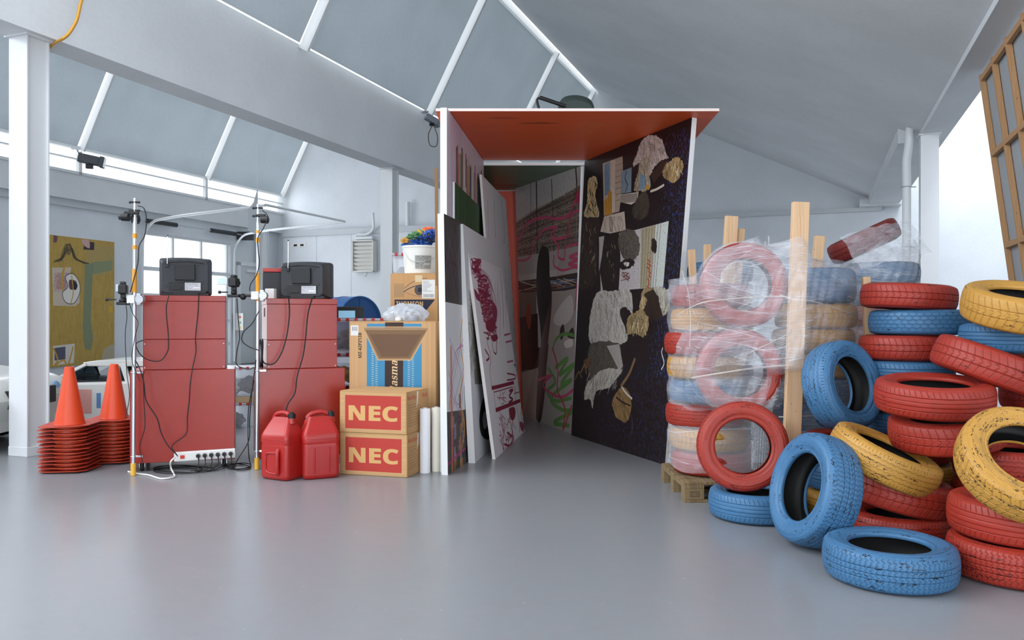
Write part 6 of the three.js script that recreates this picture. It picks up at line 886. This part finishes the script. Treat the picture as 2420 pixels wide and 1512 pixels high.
// twisted strands of film
const STRAND = mat(0xd9d2c8, 0.3, { phys: true, transparent: true, opacity: 0.55, clearcoat: 0.5 });
[['taut twisted film strand across the lower standing tyre', [[1634, 893, 5.5], [1700, 882, 5.48], [1800, 868, 5.5], [1885, 865, 5.5], [1930, 888, 5.6]], 0.007], ['twisted film strand across the upper standing tyre', [[1600, 745, 5.78], [1660, 715, 5.52], [1720, 707, 5.5], [1840, 700, 5.5], [1920, 712, 5.62], [2010, 740, 5.85]], 0.005], ['film strand slanting over the wooden post', [[1760, 840, 5.48], [1860, 790, 5.45], [1950, 735, 5.7]], 0.003], ['film strand low on the wooden post', [[1840, 985, 5.5], [1880, 985, 5.46], [1925, 982, 5.6]], 0.004], ['thin film strand hanging on the left stack', [[1612, 640, 5.82], [1628, 700, 5.8], [1632, 760, 5.8], [1630, 820, 5.8]], 0.003]].forEach(([l, p, r]) => single('film_strand', l, 'film strand', tube(p.map(([x, y, d]) => at(x, y, d)), r, 40), STRAND));
// rear wrapped stack
const rear = ['red', 'blue', 'yellow', 'red', 'blue', 'red', 'red', 'blue', 'blue'];
rear.forEach((c, i) => tyre(c, 'rib', 0.298, 0.178, V3(3.12 + (i === 8 ? 0.02 : 0), 0.236 + i * 0.182, -6.83), UP, `${c} wrapped tyre ${ordinal[i]}${i ? ' up' : ''} in the rear stack near the column`, WR));
tyre('dark', 'chevron', 0.3, 0.18, V3(3.0, 1.97, -6.86), [-0.42, 0.9, -0.07], 'dark red tyre tilted on top of the rear wrapped stack', WR);
wrap('clear stretch film round the rear tyre stack near the column', 0.9, 1.93, [{ flat: 1, x: 3.12, z: -6.83, r: 0.302, y0: 0.145, y1: 2.2, pitch: 0.182 }], 0.014, true);
{ const g = new THREE.PlaneGeometry(0.66, 0.34, 24, 10), p = g.attributes.position; for (let i = 0; i < p.count; i++) p.setZ(i, 0.05 * Math.cos(p.getX(i) * 4) + 0.012 * Math.sin(p.getX(i) * 40 + p.getY(i) * 30)); g.computeVertexNormals(); g.rotateX(-0.55).rotateZ(0.22).rotateY(0.2).translate(3.02, 1.9, -6.5); single('stretch_film', 'loose sheet of film pulled over the tilted dark red tyre', 'stretch film', g, FILM); }
const rearL = ['red', 'blue', 'yellow', 'red', 'blue', 'red', 'yellow', 'red', 'blue', 'blue'];
rearL.forEach((c, i) => tyre(c, 'rib', 0.295, 0.178, V3(1.9, 0.092 + i * 0.182, -7.35), UP, `${c} wrapped tyre ${ordinal[i]}${i ? ' up' : ''} in the stack hidden behind the standing tyres`, WR));

// ---------- timber posts ----------
const post = (label, p, q, w, t) => single('timber_post', label, 'post', uvBox(bar(p, q, w, t)), PINE, 'timber posts among the tyres');
post('tall pale timber post in front of the wrapped stacks', V3(1.885, 0.0, -5.47), at(1892, 478, 5.5), 0.112, 0.05);
post('pale timber post rising behind the upper standing tyre', V3(1.63, 0.145, -6.45), at(1729, 511, 6.45), 0.1, 0.05);
post('short timber post beside the one behind the standing tyre', V3(1.72, 0.145, -6.48), at(1752, 541, 6.5), 0.05, 0.05);
post('timber post showing above the blue wrapped tyre', V3(2.3, 0.145, -6.47), at(1937, 558, 6.5), 0.075, 0.06);
post('pale timber post between the wrapped stack and loose tyres', V3(2.58, 0.0, -5.72), at(2046, 655, 5.95), 0.055, 0.04);
post('timber post leaning by the shed edge', V3(1.66, 0.0, -7.0), at(1634, 590, 7.0), 0.06, 0.05);
post('timber post behind the wrapped stack near the shed', V3(1.66, 0.0, -6.98), at(1672, 578, 6.98), 0.06, 0.05);

// ---------- stretcher frame under the right girder, downpipe ----------
{
  const a0 = 8.3, top = 3.96, P = (u, k) => B(u, 1.7 + 0.5 * (1 - k), top * k);           // k: 0 floor, 1 top
  const uF = 9.95, us = [uF, uF - 0.62, uF - 1.24, uF - 1.86, uF - 2.48, uF - 3.1, uF - 4.2], t = thing('stretcher_frame', 'tall timber stretcher frame with grey sheet leaning under the girder', 'frame', P(uF - 2, 0)), o = t.position, Q = (u, k) => P(u, k).sub(o), side = B(1, 0, 0).normalize();
  const FR = mat(0xe6d6c2, 0.7, { map: pineMap });
  us.forEach((u) => part(t, 'stile', uvBox(bar(Q(u, 0), Q(u, 1), 0.055, 0.05, side)), FR)); for (const k of [0.012, 0.25, 0.53, 0.78, 0.988]) part(t, 'rail', uvBox(bar(Q(uF, k), Q(uF - 4.2, k), 0.06, 0.045, V3(0, 1, 0))), FR);
  const g = new THREE.BufferGeometry(), off = B(0, 0.03, 0), c = [Q(uF, 0), Q(uF - 4.2, 0), Q(uF - 4.2, 1), Q(uF, 1)].map((p) => p.add(off)); g.setAttribute('position', new THREE.Float32BufferAttribute([0, 1, 2, 0, 2, 3].flatMap((i) => c[i].toArray()), 3)); g.setAttribute('uv', new THREE.Float32BufferAttribute([0, 0, 1, 0, 1, 1, 0, 0, 1, 1, 0, 1], 2)); g.computeVertexNormals();
  const sheetMap = canvasTex(512, 512, (x, w, h) => { x.fillStyle = '#a9b2b8'; x.fillRect(0, 0, w, h); for (let i = 0; i < 120; i++) { x.strokeStyle = 'rgba(235,240,244,.4)'; x.lineWidth = rr(0.6, 2); x.beginPath(); const a = rr(0, w), b = rr(0, h); x.moveTo(a, b); x.bezierCurveTo(a + rr(-8, 8), b + 20, a + rr(-8, 8), b + 40, a + rr(-6, 6), b + rr(30, 90)); x.stroke(); } });
  part(t, 'sheet', g, mat(0xffffff, 0.4, { map: sheetMap, side: THREE.DoubleSide }), 'grey sheet stretched behind the frame');
}
{ const t = thing('downpipe', 'white downpipe running beside the column behind the tyres', 'pipe', B(13.4, 1.3, 0)); part(t, 'pipe', merge(cyl(0.062, 0.062, 3.4, 0, 0, 0, 20), tube([V3(0, 3.4, 0), V3(0, 3.7, 0), V3(0.02, 3.9, 0.02), V3(0.03, 4.2, 0.05)], 0.062, 20, 16)), STEELWHITE); for (const y of [0.8, 2.4, 3.3]) part(t, 'pipe_clip', merge(new THREE.TorusGeometry(0.066, 0.008, 6, 20).rotateX(Math.PI / 2).translate(0, y, 0), rod(V3(0.06, y, 0), V3(0.14, y, 0), 0.008)), SILVERY); }
scene.traverse((o) => { if (o.isMesh) { o.castShadow = true; o.receiveShadow = true; } });
renderer.render(scene, camera);
